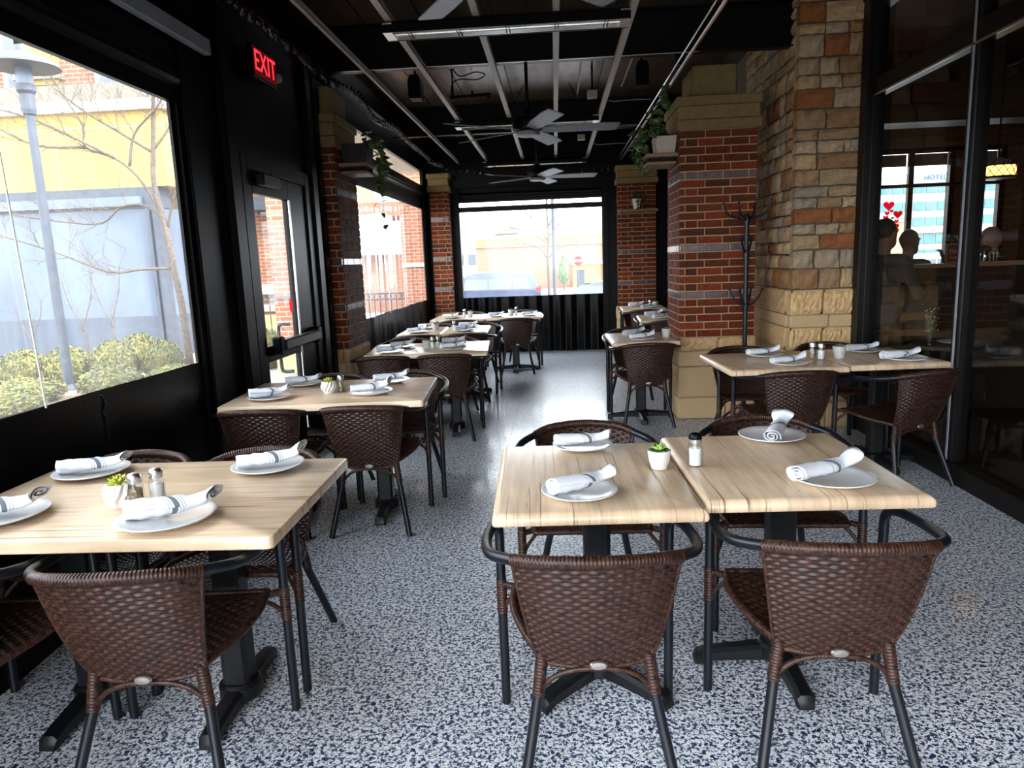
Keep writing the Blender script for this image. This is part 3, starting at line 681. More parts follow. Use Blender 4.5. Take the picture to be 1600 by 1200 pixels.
# ============================================================ TABLES
TH = 0.038
def table(label, x, y, w, d, deg, wmat, base, rolled=True, group=None):
    t = thing('dining_table', label, 'table', (x,y,0), math.radians(deg), group)
    prof = [(0.012,0.712),(0.003,0.714),(0.0,0.719),(0.0,0.730),(0.0025,0.738),(0.008,0.7445),(0.016,0.7488),(0.024,0.750)] if rolled else [(0.003,0.712),(0.0,0.715),(0.0,0.7465),(0.0012,0.749),(0.0035,0.750)]
    cr = 0.010 if rolled else 0.020; vs = []; fs = []; q = 5
    for e, z in prof:
        for sx, sy, a0 in ((1,1,0),(-1,1,PI/2),(-1,-1,PI),(1,-1,1.5*PI)):
            for k in range(q):
                a = a0+PI/2*k/(q-1); r = max(0.002, cr-e*0.3); vs.append((sx*(w/2-cr)+(r-e*0.7 if False else r)*math.cos(a)-sx*e*0.7, sy*(d/2-cr)+r*math.sin(a)-sy*e*0.7, z))
    n = 4*q
    for i in range(len(prof)-1):
        for k in range(n): l = (k+1) % n; fs.append((i*n+k, i*n+l, i*n+n+l, i*n+n+k))
    fs += [tuple(range(n-1,-1,-1)), tuple(range((len(prof)-1)*n, len(prof)*n))]
    b = MB(); b.add(vs, fs); b.obj('tabletop', wmat, t, smooth=True)
    for bx, kind in base:
        b = MB(); b.bbox(bx-0.045, -0.045, 0.05, bx+0.045, 0.045, 0.695, 0.012); b.obj('column', CASTIRON, t)
        b = MB(); b.bbox(bx-0.17, -0.04, 0.693, bx+0.17, 0.04, 0.711, 0.004); b.bbox(bx-0.04, -0.22, 0.693, bx+0.04, 0.22, 0.711, 0.004); b.obj('top_bracket', CASTIRON, t)
        b = MB(); b.lathe([(0.062,0.018),(0.072,0.03),(0.072,0.07),(0.060,0.082)], 20, Matrix.Translation((bx,0,0))); b.obj('hub', CASTIRON, t, smooth=True)
        angs = {'t': (90, 270), 'x': (45, 135, 225, 315), '+': (0, 90, 180, 270)}[kind]
        for a in angs:
            L = 0.30 if kind != 't' else 0.27
            M = Matrix.Translation((bx,0,0)) @ Matrix.Rotation(math.radians(a), 4, 'Z')
            b = MB(); prof = [(0.04,0.034,0.075,0.02),(0.15,0.030,0.066,0.02),(L-0.05,0.029,0.058,0.018),(L-0.012,0.029,0.048,0.004),(L,0.024,0.030,0.004)]
            vs = []; fs = []
            for px, hw, zt, zb in prof: vs += [(px,-hw,zb),(px,hw,zb),(px,hw,zt-0.012),(px,hw-0.012,zt),(px,-hw+0.012,zt),(px,-hw,zt-0.012)]
            for i in range(len(prof)-1):
                for k in range(6): l = (k+1) % 6; fs.append((i*6+k, i*6+l, i*6+6+l, i*6+6+k))
            fs += [tuple(range(5,-1,-1)), tuple(range(24,30))]
            b.add([M @ Vector(v) for v in vs], fs)
            ft = b.obj('foot', CASTIRON, t, smooth=True)
            b = MB(); b.lathe([(0.018,0.0),(0.018,0.008)], 12, M @ Matrix.Translation((L-0.03,0,0))); b.obj('glide', CASTIRON, ft)
    return t
GT = 'bleached wood topped dining tables'
table('small aisle table bearing the lone green succulent in a white cup', 0.095, 2.34, 0.625, 0.785, 2.0, WOODY, [(0.02,'x')], group=GT)
table('small aisle table bearing a single black-capped salt shaker', 0.745, 2.43, 0.67, 0.79, 1.5, WOODY, [(0.02,'+')], group=GT)
table('long window table nearest the camera, pleated white pot and two shakers', -1.365, 2.185, 1.12, 0.79, 1.2, WOODX, [(0.235,'t'),(-0.28,'t')], False, GT)
table('long table in front of the exit door with two pedestal feet', -1.315, 4.07, 1.12, 0.79, 4.0, WOODX, [(0.25,'t'),(-0.25,'t')], False, GT)
table('long table beside the brick pilaster past the exit door', -1.11, 6.11, 1.02, 0.79, 4.0, WOODX, [(0.20,'t'),(-0.25,'t')], False, GT)
table('fourth-row table against the left curtain, joined to an aisle table', -1.47, 7.74, 0.475, 0.79, 2.0, WOODY, [(0,'x')], True, GT)
table('fourth-row aisle table, joined to the one at the curtain', -0.985, 7.77, 0.475, 0.79, 2.0, WOODY, [(0,'x')], True, GT)
table('end-row table in the far corner by the slim brick column', -1.30, 9.57, 0.715, 0.79, 0.0, WOODY, [(0,'x')], True, GT)
table('end-row table under the middle of the far curtain window', -0.57, 9.58, 0.715, 0.79, 0.0, WOODY, [(0,'+')], True, GT)
table('single table touching the big brick column, aisle side', 0.745, 6.46, 0.58, 0.79, 1.0, WOODY, [(0,'+')], True, GT)
table('table half hidden behind the big brick column', 1.27, 8.52, 0.62, 0.76, -3.0, WOODY, [(0,'+')], True, GT)
table('last table before the far brick planter column', 1.22, 10.26, 0.62, 0.79, -2.0, WOODY, [(0,'+')], True, GT)
table('storefront table nearer the brick column, holding two shakers', 1.41, 4.82, 0.735, 0.79, 3.0, WOODY, [(0.05,'+')], True, GT)
table('storefront table against the glass, holding a grey cup', 2.11, 4.89, 0.635, 0.79, 3.0, WOODY, [(0.05,'+')], True, GT)

# ============================================================ TABLE SETTINGS
ZT = 0.7505
def plate_proto():
    b = MB(); b.lathe([(0.0,0.004),(0.06,0.0),(0.066,0.0),(0.075,0.005),(0.100,0.0105),(0.1175,0.017),(0.1185,0.0195),(0.1165,0.0205),(0.098,0.0145),(0.072,0.0085),(0.0,0.0075)], 40)
    return b.mesh('plate', CHINA, 'all')
PLATE = plate_proto()
def napkin_mesh(seed):
    """rolled cloth: spiral section, narrow at one end, opening at the other"""
    rr = random.Random(seed); b = MB(); L = 0.215; ns = 16; m = 44; vs = []; fs = []
    ph = rr.uniform(0, 6); fl = rr.uniform(0.02, 0.34); tw = rr.uniform(0.4, 1.0); lift = rr.uniform(0.004, 0.016)
    for i in range(ns+1):
        t = i/ns; x = -L/2+L*t
        pin = math.exp(-((t-0.76)/0.10)**2); op = max(0.0, (t-0.80)/0.20); R0 = 0.0325*(1+0.10*math.sin(2.2*t+ph))*(1.0-(0.22+0.15*fl)*pin+(0.10+fl)*op**1.5); hz = (0.86-0.10*t)*(1-0.42*op)
        pts = []
        for side in (0, 1):
            for k in range(m):
                q = k/(m-1) if side == 0 else 1-k/(m-1)
                a = q*2.35*2*PI+ph*0.3+tw*t; r = R0*(0.16+0.84*q)-(0.0 if side == 0 else 0.0023)
                pts.append((r*math.cos(a)*1.08, r*math.sin(a)*hz))
        skew = (0.016*math.cos(ph)*t**2)
        for (yy, zz) in pts:
            end = 0.010*yy/0.03*(1 if i == ns else (-0.4 if i == 0 else 0))
            wr = 0.0014*math.sin(31*t+yy*160+ph)+0.0012*math.sin(53*t*t+zz*210)
            vs.append((x+end, yy+skew+wr, 0.0315*0.86+zz+wr*0.8+(lift+0.004)*t*t*(1+op)+0.0075))
    n2 = 2*m
    for i in range(ns):
        for k in range(n2): l = (k+1) % n2; fs.append((i*n2+k, i*n2+l, i*n2+n2+l, i*n2+n2+k))
    for e in (0, ns*n2):
        for k in range(m-1): fs.append((e+k, e+k+1, e+n2-2-k, e+n2-1-k))
    b.add(vs, fs); return b.mesh('rolled_napkin', LINEN, 'all')
NAPS = [napkin_mesh(s) for s in (3, 11, 24, 35)]
def setting(x, y, deg, where, s=1.0, k=0, dx=0.0, dy=0.0, z=ZT):
    p = tag(link('dinner_plate', PLATE, None, (x,y,z), (0,0,0)), 'round white plate '+where, 'plate', 'white plates under rolled napkins'); p.scale = (s,s,s)
    n = tag(link('rolled_napkin', NAPS[k % 4], None, (x+dx,y+dy,z-0.001), (0,0,math.radians(deg))), 'striped napkin roll '+where, 'napkin', 'striped napkin rolls on plates'); n.scale = (s,s,s)
setting(0.055, 2.115, 24, 'at the camera side of the succulent table', 1.0, 0, 0.012, 0.01)
setting(0.085, 2.665, 6, 'at the far side of the succulent table', 0.98, 1)
setting(0.845, 2.20, 28, 'at the camera side of the black-capped shaker table', 1.10, 3, -0.02, 0.015)
setting(0.82, 2.74, 66, 'at the far side of the black-capped shaker table', 1.06, 2, 0.015, 0.0)
setting(-1.165, 1.93, 14, 'on the nearest window table, camera side by the shakers', 1.18, 0, 0.012, 0.01)
setting(-1.73, 2.43, 18, 'on the nearest window table, far side by the curtain', 1.10, 1, 0.01, 0.0)
setting(-1.075, 2.46, 16, 'on the nearest window table, far aisle corner', 1.10, 2, 0.012, 0.0)
setting(-1.72, 1.97, 14, 'on the nearest window table, cut by the picture edge', 1.18, 3, 0.01, 0.0)
setting(-1.635, 3.86, 16, 'on the exit door table, camera side by the door', 1.05, 0)
setting(-1.60, 4.30, 14, 'on the exit door table, far side by the door', 1.0, 1)
setting(-1.075, 3.94, 12, 'on the exit door table, camera side at the aisle', 1.05, 2)
setting(-1.045, 4.32, 16, 'on the exit door table, far side at the aisle', 1.0, 3)
setting(-1.40, 5.82, 20, 'on the door pilaster table, camera side by the curtain', 1.0, 1)
setting(-1.37, 6.17, 8, 'on the door pilaster table, far side by the curtain', 1.0, 2)
setting(-0.885, 5.92, 14, 'on the door pilaster table, camera side at the aisle', 1.0, 3)
setting(-0.93, 6.32, 10, 'on the door pilaster table, far side at the aisle', 1.0, 0)
setting(-1.49, 7.49, 12, 'on the fourth-row curtain table, camera side', 1.0, 2)
setting(-1.46, 7.95, 8, 'on the fourth-row curtain table, far side', 1.0, 3)
setting(-0.99, 7.52, 16, 'on the fourth-row aisle table, camera side', 1.0, 0)
setting(-1.0, 7.98, 10, 'on the fourth-row aisle table, far side', 1.0, 1)
setting(-1.40, 9.33, 5, 'on the end-row corner table', 1.0, 3)
setting(-0.80, 9.36, 8, 'on the end-row middle table, left of its pot', 0.95, 0)
setting(-0.36, 9.38, 5, 'on the end-row middle table, right of its pot', 0.95, 1)
setting(0.735, 6.21, 8, 'on the brick column table, camera side', 1.0, 2)
setting(0.70, 6.54, 30, 'on the brick column table, far side', 1.0, 0)
setting(1.20, 8.28, 25, 'on the table behind the brick column, camera side', 1.0, 1)
setting(1.17, 8.70, 10, 'on the table behind the brick column, far side', 1.0, 2)
setting(1.27, 10.03, 30, 'on the far planter column table, camera side', 1.0, 3)
setting(1.15, 10.44, 5, 'on the far planter column table, far side', 1.0, 0)
setting(1.47, 4.57, 8, 'on the storefront column-side table, camera side', 1.0, 2, -0.012, 0.0)
setting(1.43, 4.98, 4, 'on the storefront column-side table, far side', 1.0, 3, -0.012, 0.0)
setting(2.21, 4.63, 2, 'on the storefront glass-side table, camera side', 1.08, 0, -0.03, 0.0)
setting(2.13, 5.05, 10, 'on the storefront glass-side table, far side', 1.0, 1, -0.02, 0.0)

def leaf_petal(b, M, L, W, up, cup=0.25):
    vs = []; prof = [(0,0.30),(0.25,0.85),(0.55,1.0),(0.82,0.7),(1.0,0.05)]
    for t, w in prof:
        z = up*L*t*t
        vs += [M @ Vector((-W*w/2, L*t, z+cup*W*w*0.35)), M @ Vector((0, L*t, z-0.0015)), M @ Vector((W*w/2, L*t, z+cup*W*w*0.35)), M @ Vector((0, L*t, z-W*0.22*w-0.001))]
    fs = []
    for i in range(len(prof)-1):
        for k in range(4): l = (k+1) % 4; fs.append((i*4+k, i*4+l, i*4+4+l, i*4+4+k))
    b.add(vs, fs)
def pot_with_succulent(label, x, y, kind, s=1.0, z=ZT, succ=SUCC, group='little potted succulents'):
    t = thing('potted_succulent', label, 'plant', (x,y,z), R.uniform(0,6), group); t.scale = (s,s,s)
    b = MB()
    if kind == 'cup':
        b.lathe([(0.020,0.0),(0.024,0.002),(0.0325,0.030),(0.036,0.055),(0.0365,0.062),(0.0335,0.062),(0.032,0.050),(0.0,0.048)], 28); b.obj('pot', WHITEPOT, t, smooth=True)
    elif kind == 'grey':
        b.lathe([(0.026,0.0),(0.028,0.002),(0.034,0.05),(0.036,0.066),(0.032,0.066),(0.030,0.054),(0.0,0.052)], 24); b.obj('pot', GREYPOT, t, smooth=True)
    else:   # pleated: facets that zigzag
        n = 24; prof = [(0.022,0.0),(0.034,0.022),(0.037,0.036),(0.030,0.058),(0.027,0.060),(0.0,0.052)]; vs = []; fs = []
        for i, (r, zz) in enumerate(prof):
            for k in range(n): q = r*(1+(0.10 if (k+i) % 2 else -0.06)) if 0 < i < 4 else r; a = 2*PI*k/n; vs.append((q*math.cos(a), q*math.sin(a), zz))
        for i in range(len(prof)-1):
            for k in range(n): l = (k+1) % n; fs.append((i*n+k, i*n+l, i*n+n+l, i*n+n+k))
        b.add(vs, fs); b.obj('pot', WHITEPOT, t)
    b = MB(); b.lathe([(0.031,0.050),(0.0,0.053)], 16); b.obj('soil', SOIL, t)
    for ring, (n, L, W, tilt, m) in enumerate(((8,0.034,0.017,0.10,SUCCD if succ is SUCC else succ),(7,0.030,0.015,0.55,succ),(5,0.022,0.012,1.0,succ),(3,0.014,0.008,1.3,succ))):
        for k in range(n):
            b = MB(); M = Matrix.Translation((0,0,0.056+ring*0.003)) @ Matrix.Rotation(2*PI*k/n+ring*0.4, 4, 'Z') @ Matrix.Rotation(tilt, 4, 'X'); leaf_petal(b, M, L, W, 0.15); b.obj('leaf', m, t, smooth='all')
GP = 'little potted succulents'
pot_with_succulent('bright green succulent in a small white cup at the seam of the aisle tables', 0.335, 2.37, 'cup', 1.08)
pot_with_succulent('yellow-green succulent in a pleated white pot on the nearest window table', -1.40, 2.08, 'pleat', 1.25, succ=SUCC2)
pot_with_succulent('yellow-green succulent in a pleated white pot on the exit door table', -1.34, 4.0, 'pleat', 1.15, succ=SUCC2)
pot_with_succulent('dark succulent in a grey pot on the door pilaster table', -1.13, 6.05, 'grey', 1.1, succ=SUCCD)
pot_with_succulent('dark succulent in a grey pot on the fourth-row curtain table', -1.33, 7.70, 'grey', 1.1, succ=SUCCD)
pot_with_succulent('small potted succulent on the end-row corner table', -1.17, 9.58, 'grey', 1.1, succ=SUCCD)
pot_with_succulent('small potted succulent on the end-row middle table', -0.62, 9.60, 'grey', 1.1, succ=SUCCD)
pot_with_succulent('dark succulent in a grey pot on the table at the big brick column', 0.965, 6.36, 'grey', 1.15, succ=SUCCD)
pot_with_succulent('plain grey cup planter on the storefront table by the glass', 1.87, 4.82, 'grey', 1.2, succ=SUCCD)
pot_with_succulent('small potted succulent on the far planter column table', 1.40, 10.25, 'grey', 1.1, succ=SUCCD)
def shaker(label, x, y, fill, lid, s=1.0, group='glass salt and pepper shakers'):
    t = thing('glass_shaker', label, 'shaker', (x,y,ZT), R.uniform(0,3), group); t.scale = (s,s,s)
    b = MB(); b.lathe([(0.017,0.0),(0.020,0.003),(0.020,0.055),(0.0165,0.066),(0.0165,0.072)], 20, ribs=10, ribd=0.03); b.obj('jar', JARGLASS, t, smooth=True)
    b = MB(); b.lathe([(0.0,0.003),(0.0165,0.003),(0.0168,0.05),(0.0,0.052)], 16); b.obj('salt' if fill is SALT else 'pepper', fill, t, smooth=True)
    b = MB(); b.lathe([(0.0185,0.067),(0.0185,0.076)], 20); b.obj('collar', STEEL, t)
    b = MB(); b.lathe([(0.0180,0.076),(0.0185,0.083),(0.015,0.090),(0.008,0.093),(0.0,0.0935)], 20); b.obj('cap', lid, t, smooth=True)
shaker('salt shaker with black cap alone on the aisle table', 0.462, 2.40, SALT, BLACK, 1.25)
shaker('pepper shaker with steel cap on the nearest window table', -1.335, 2.062, PEPPER, STEEL, 1.2)
shaker('salt shaker with steel cap on the nearest window table', -1.295, 2.115, SALT, STEEL, 1.2)
shaker('pepper shaker on the exit door table beside the pleated pot', -1.275, 4.03, PEPPER, STEEL, 1.1)
shaker('salt shaker on the door pilaster table, nearer the pot', -1.075, 6.02, SALT, STEEL, 1.1)
shaker('salt shaker on the door pilaster table, nearer the aisle', -1.035, 6.06, SALT, STEEL, 1.1)
shaker('salt shaker on the fourth-row aisle table', -1.12, 7.66, SALT, STEEL, 1.1)
shaker('shaker beside the pot on the end-row corner table', -1.25, 9.56, SALT, STEEL, 1.1)
shaker('shaker beside the pot on the end-row middle table', -0.55, 9.60, SALT, STEEL, 1.1)
shaker('pepper shaker on the storefront column-side table', 1.70, 4.83, PEPPER, STEEL, 1.2)
shaker('salt shaker on the storefront column-side table', 1.735, 4.77, SALT, STEEL, 1.2)
shaker('salt shaker on the far planter column table', 1.32, 10.22, SALT, STEEL, 1.1)
# ============================================================ CEILING FITTINGS
def text_mesh(body, size, depth, m, name):
    cu = bpy.data.curves.new(name, 'FONT'); cu.body = body; cu.size = size; cu.extrude = depth; cu.align_x = 'CENTER'; cu.align_y = 'CENTER'; cu.space_character = 1.05
    o = bpy.data.objects.new(name, cu); COL.objects.link(o)
    dg = bpy.context.evaluated_depsgraph_get(); me = bpy.data.meshes.new_from_object(o.evaluated_get(dg)); me.name = name
    bpy.data.objects.remove(o); bpy.data.curves.remove(cu); me.materials.clear(); me.materials.append(m); return me
# exit sign
REDLIT = mat('lit_red_letters', (0.5,0.01,0.01), 0.5, emit=(1.0,0.03,0.045), estr=0.22)
REDPANEL = mat('dim_red_panel', (0.10,0.004,0.006), 0.4, emit=(0.5,0.006,0.012), estr=0.012)
t = thing('exit_sign', 'red lit exit sign high on the black wall above the door', 'sign', (XL, 5.0, 2.83))
b = MB(); b.bbox(0.03, -0.20, -0.105, 0.07, 0.20, 0.105, 0.006); b.obj('housing', BLACK, t)
b = MB(); b.box(0.0, -0.05, -0.03, 0.035, 0.05, 0.03); b.obj('bracket', BLACK, t)
b = MB(); b.box(0.070, -0.185, -0.088, 0.073, 0.185, 0.088); b.obj('face_panel', REDPANEL, t)
o = link('lettering', text_mesh('EXIT', 0.185, 0.001, REDLIT, 'lettering'), t, (0.0745,0,0), (PI/2,0,PI/2)); o.scale = (0.92,1,1)
b = MB(); b.lathe([(0.0,0.0),(0.028,0.006),(0.033,0.03),(0.033,0.05)], 18, Matrix.Translation((0.05,0.235,-0.01)) @ Matrix.Rotation(-PI/2, 4, 'X')); b.obj('lamp_head', GREYBOX, t)
# heaters
def heater(label, y, z):
    t = thing('infrared_heater', label, 'heater', (-0.275, y, z), 0, 'infrared ceiling heaters')
    L = 0.78; b = MB()
    prof = [(-0.095,-0.01),(-0.095,0.035),(-0.05,0.07),(0.05,0.07),(0.095,0.035),(0.095,-0.01),(0.088,-0.01),(0.088,0.031),(0.047,0.062),(-0.047,0.062),(-0.088,0.031),(-0.088,-0.01)]
    b.prism([(p, q) for p, q in prof], -L, L, 'x'); b.obj('housing', BLACK, t)
    b = MB(); b.add([(-L+0.06,-0.086,-0.006),(L-0.06,-0.086,-0.006),(L-0.06,-0.046,0.058),(-L+0.06,-0.046,0.058),(L-0.06,0.046,0.058),(-L+0.06,0.046,0.058),(L-0.06,0.086,-0.006),(-L+0.06,0.086,-0.006)], [(0,1,2,3),(3,2,4,5),(5,4,6,7)]); b.obj('reflector', CHROME, t)
    for s in (-1, 1): b = MB(); b.box(s*L-0.06*(s > 0), -0.088, -0.008, s*L+0.06*(s < 0), 0.088, 0.05); b.obj('end_cap', STEEL, t)
    for yy in (-0.035, 0.035): b = MB(); b.tube([(-L+0.05, yy, 0.012), (L-0.05, yy, 0.012)], 0.009, 8); b.obj('quartz_tube', STEEL, t)
    for k in range(5):
        x = -L*0.8+k*L*0.4; b = MB(); b.tube([(x,-0.09,-0.008),(x,0.09,-0.008)], 0.003, 5); b.tube([(x+0.02,-0.09,-0.008),(x+0.02,0.09,-0.008)], 0.003, 5); b.obj('guard_wire', BLACK, t)
    for x in (-0.5, 0.5): b = MB(); b.box(x-0.015, -0.02, 0.06, x+0.015, 0.02, 3.02-z); b.obj('mounting_bracket', BLACK, t)
heater('nearest of the long ceiling heaters with bright reflector', 4.84, 2.93)
heater('middle long ceiling heater behind the middle fan', 8.12, 2.93)
heater('farthest long ceiling heater above the end curtain', 11.15, 2.90)
# fans
def fan(label, y, z, a0=0):
    t = thing('ceiling_fan', label, 'fan', (-0.20, y, z), 0, 'black ceiling fans with grey blades')
    b = MB(); b.tube([(0,0,0.12),(0,0,3.05-z)], 0.014, 10); b.obj('downrod', BLACK, t)
    b = MB(); b.lathe([(0.0,0.16),(0.04,0.155),(0.055,0.12),(0.115,0.10),(0.13,0.06),(0.125,0.0),(0.10,-0.015),(0.0,-0.015)], 28); b.obj('motor', BLACK, t, smooth=True)
    b = MB(); b.lathe([(0.098,-0.012),(0.104,-0.03),(0.09,-0.045),(0.0,-0.055)], 28); b.obj('lower_cap', FANBLADE, t, smooth=True)
    for k in range(5):
        M = Matrix.Rotation(math.radians(a0+72*k), 4, 'Z') @ Matrix.Rotation(math.radians(-13), 4, 'X'); b = MB()
        out = [(0.11,-0.045),(0.30,-0.068),(0.62,-0.072),(0.755,-0.060),(0.725,0.072),(0.30,0.062),(0.11,0.045)]
        vs = [M @ Vector((p, q, 0.004)) for p, q in out]+[M @ Vector((p, q, -0.004)) for p, q in out]; n = len(out)
        b.add(vs, [tuple(range(n)), tuple(range(2*n-1,n-1,-1))]+[(i, i+n, (i+1) % n+n, (i+1) % n) for i in range(n)]); b.obj('blade', FANBLADE, t)
fan('nearest ceiling fan, only blade tips in the picture', 2.95, 2.62, 47)
fan('middle ceiling fan in front of the middle heater', 6.15, 2.53)
fan('farthest ceiling fan before the end curtain window', 9.28, 2.50, 3)
# grey strip light and small fittings
t = thing('strip_light', 'unlit grey strip fixture high above the near curtain', 'light', (XL, 3.0, 2.73)); b = MB(); b.bbox(0.03, -1.6, -0.042, 0.075, 1.2, 0.042, 0.004); b.obj('housing', GREYBOX, t); b = MB(); b.box(0.0, -0.8, -0.02, 0.035, -0.7, 0.02); b.box(0.0, 0.6, -0.02, 0.035, 0.7, 0.02); b.obj('bracket', BLACK, t)
def speaker(label, x, y, z):
    t = thing('loudspeaker', label, 'speaker', (x,y,z), 0, 'black hanging loudspeakers')
    b = MB(); b.prism([(-0.05,-0.10),(0.05,-0.10),(0.06,-0.08),(0.06,0.06),(0.04,0.11),(-0.04,0.11),(-0.06,0.06),(-0.06,-0.08)], -0.08, 0.08, 'y'); b.obj('cabinet', BLACK, t)
    b = MB(); b.box(-0.048, -0.084, -0.085, 0.048, -0.08, 0.09); b.obj('grille', TARP, t); b = MB(); b.box(-0.01, -0.01, 0.10, 0.01, 0.01, 3.40-z); b.obj('hanger', BLACK, t)
speaker('black loudspeaker hung from the deck on the curtain side', -1.27, 7.0, 3.10); speaker('black loudspeaker hung from the deck on the brick column side', 0.835, 7.0, 3.11)
t = thing('sprinkler_pipe', 'short black sprinkler pipe with looped cable under the deck', 'pipe', (-0.77, 7.3, 3.07))
b = MB(); b.tube([(-0.22,0,0),(0.18,0,0.012)], 0.016, 10); b.obj('pipe', BLACK, t)
for x in (-0.20, 0.0, 0.15): b = MB(); b.tube([(x-0.015,0,0.002),(x+0.02,0,0.004)], 0.022, 10); b.obj('collar', BLACK, t)
b = MB(); b.tube([(0.0,0,0.01),(0.0,0,0.05)], 0.01, 8); b.tube([(-0.19,0,0),(-0.19,0,0.33)], 0.008, 6); b.obj('riser', BLACK, t)
b = MB(); b.tube(catmull([(-0.2,0.02,0.0),(-0.2,0.02,0.12),(-0.12,0.02,0.17),(0.05,0.02,0.16),(0.13,0.02,0.20),(0.04,0.02,0.23),(-0.12,0.02,0.20),(-0.2,0.02,0.30)], 5), 0.006, 6); b.obj('cable', BLACK, t)
for lb, x, y in (('small cream junction box under the deck near the middle heater', 0.42, 7.7), ('small cream junction box under the deck by the farthest heater', 0.40, 10.3)):
    t = thing('junction_box', lb, 'box', (x,y,3.12)); b = MB(); b.bbox(-0.05,-0.05,-0.04,0.05,0.05,0.03,0.004); b.obj('body', PURLIN, t); b = MB(); b.box(-0.01,-0.01,0.03,0.01,0.01,0.28); b.obj('hanger', BLACK, t)
t = thing('conduit', 'long steel conduit along the ceiling above the brick column', 'conduit', (0,0,0))
b = MB(); b.tube([(1.055, YN, 2.955),(1.055, YF-0.02, 2.955)], 0.016, 10); b.obj('pipe', STEEL, t); b = MB(); b.tube([(1.005, YN, 2.965),(1.005, YF-0.02, 2.965)], 0.007, 6); b.obj('thin_pipe', STEEL, t)
for y in beams: b = MB(); b.box(0.995, y-0.012, 2.97, 1.075, y+0.012, 3.052); b.obj('clamp', BLACK, t)
for k, (y, z) in enumerate(((7.6, 3.03), (8.75, 2.99), (10.1, 2.99))):
    t = thing('cross_cable', ('grey cable strung across the bay %s' % ('nearest the loudspeakers', 'past the middle heater', 'near the end wall')[k]), 'cable', (0,y,z)); b = MB(); b.tube([(0.53,0,0.012),(0.62,0,-0.012),(0.85,0,-0.006),(1.0,0,-0.01)], 0.005, 6); b.obj('wire', GREYBOX, t)
# string lights
BULB = clear_sheet('clear_bulb_glass', (0.75,0.76,0.78), 0.0, 1.6, 0.03)
bm_ = MB(); bm_.lathe([(0.006,0.0),(0.009,-0.010),(0.0165,-0.026),(0.0175,-0.036),(0.0115,-0.048),(0.0,-0.053)], 10); BULBM = bm_.mesh('bulb', BULB, 'all')
bm_ = MB(); bm_.lathe([(0.007,0.022),(0.0095,0.02),(0.0095,-0.004),(0.0,-0.004)], 8); SOCKM = bm_.mesh('socket', BLACK)
def string(label, pts, step):
    t = thing('string_light', label, 'string light', (0,0,0)); P = resample(catmull(pts, 8), 0.05); b = MB(); b.tube(P, 0.004, 5); b.obj('cable', BLACK, t)
    for p in resample(P, step):
        a, e = R.uniform(-0.5,0.5), R.uniform(-0.5,0.5)
        s_ = link('socket', SOCKM, t, (p.x,p.y,p.z-0.018), (a,e,0)); link('bulb', BULBM, t, (p.x,p.y,p.z-0.02), (a,e,0))
pts = []
for k in range(11):
    y = 3.3+k*0.78; pts.append((-1.70+0.03*math.sin(k*2.1), y, 2.965-(0.0 if k % 2 == 0 else 0.045)))
string('string of clear bulbs along the curtain-side ceiling edge', pts, 0.10)
string('string of clear bulbs across the end wall', [(-1.6,11.12,2.93),(-0.9,11.25,2.83),(-0.2,11.30,2.78),(0.4,11.30,2.80),(1.0,11.25,2.86),(1.45,11.2,2.92)], 0.10)

# ============================================================ PLANTS INDOORS, COAT RACK
def heart_leaf():
    b = MB(); pts = [(0,0.0),(0.30,-0.12),(0.50,0.12),(0.44,0.45),(0.22,0.80),(0,1.05),(-0.22,0.80),(-0.44,0.45),(-0.50,0.12),(-0.30,-0.12)]
    vs = [(p, q, 0.10*abs(p)-0.05*q*q) for p, q in pts]+[(p, q, 0.10*abs(p)-0.05*q*q-0.012) for p, q in pts]+[(0,0.4,-0.02),(0,0.4,-0.032)]; n = len(pts)
    fs = [(i, (i+1) % n, 2*n) for i in range(n)]+[(n+(i+1) % n, n+i, 2*n+1) for i in range(n)]+[(i, i+n, (i+1) % n+n, (i+1) % n) for i in range(n)]
    b.add(vs, fs); return b.mesh('leaf', LEAF, 'all')
HEART = heart_leaf()
STEM = noisy('green_stem', (0.07,0.10,0.03), (0.12,0.16,0.05), 30, 0.6)
def pothos(t, vines, every, size):
    for v in vines:
        P = resample(catmull(v, 6), 0.02); b = MB(); b.tube(P, 0.0028, 5); b.obj('stem', STEM, t)
        for p in resample(P, every)[1:]:
            s = size*R.uniform(0.65,1.2)
            o = link('leaf', HEART, t, p+Vector((R.uniform(-.02,.02),R.uniform(-.02,.02),R.uniform(-.015,.015))), (R.uniform(2.2,3.7)+PI*0.25, R.uniform(-.7,.7), R.uniform(0,6.28))); o.scale = (s,s,s)
def shelf(label, x0, x1, y0, y1, z):
    t = thing('wall_shelf', label, 'shelf', ((x0+x1)/2,(y0+y1)/2,z)); w, d = (x1-x0)/2, (y1-y0)/2
    b = MB(); b.bbox(-w,-d,-0.03,w,d,0.0,0.004); b.obj('board', SHELFWOOD, t); b = MB(); b.bbox(-w*0.9,-d*0.8,-0.09,w*0.9,d*0.8,-0.065,0.004); b.obj('lower_board', SHELFWOOD, t)
    for s in (-1,1): b = MB(); b.box(-w*0.8,s*d*0.6-0.012,-0.065,w*0.8,s*d*0.6+0.012,-0.03); b.obj('bracket', BLACK, t)
shelf('brown plank shelf on the aisle face of the big brick column', 0.80, 1.078, 6.42, 6.86, 2.335)
t = thing('potted_pothos', 'trailing pothos in a square cream planter on the big column shelf', 'plant', (0.985,6.62,2.335))
b = MB(); b.prism([(-0.075,0),(0.075,0),(0.095,0.155),(-0.095,0.155)], -0.11, 0.11, 'y'); b.obj('planter', noisy('cream_planter', (0.50,0.44,0.36), (0.56,0.50,0.42), 20, 0.7), t)
b = MB(); b.box(-0.085,-0.10,0.150,0.085,0.10,0.158); b.obj('soil', SOIL, t)
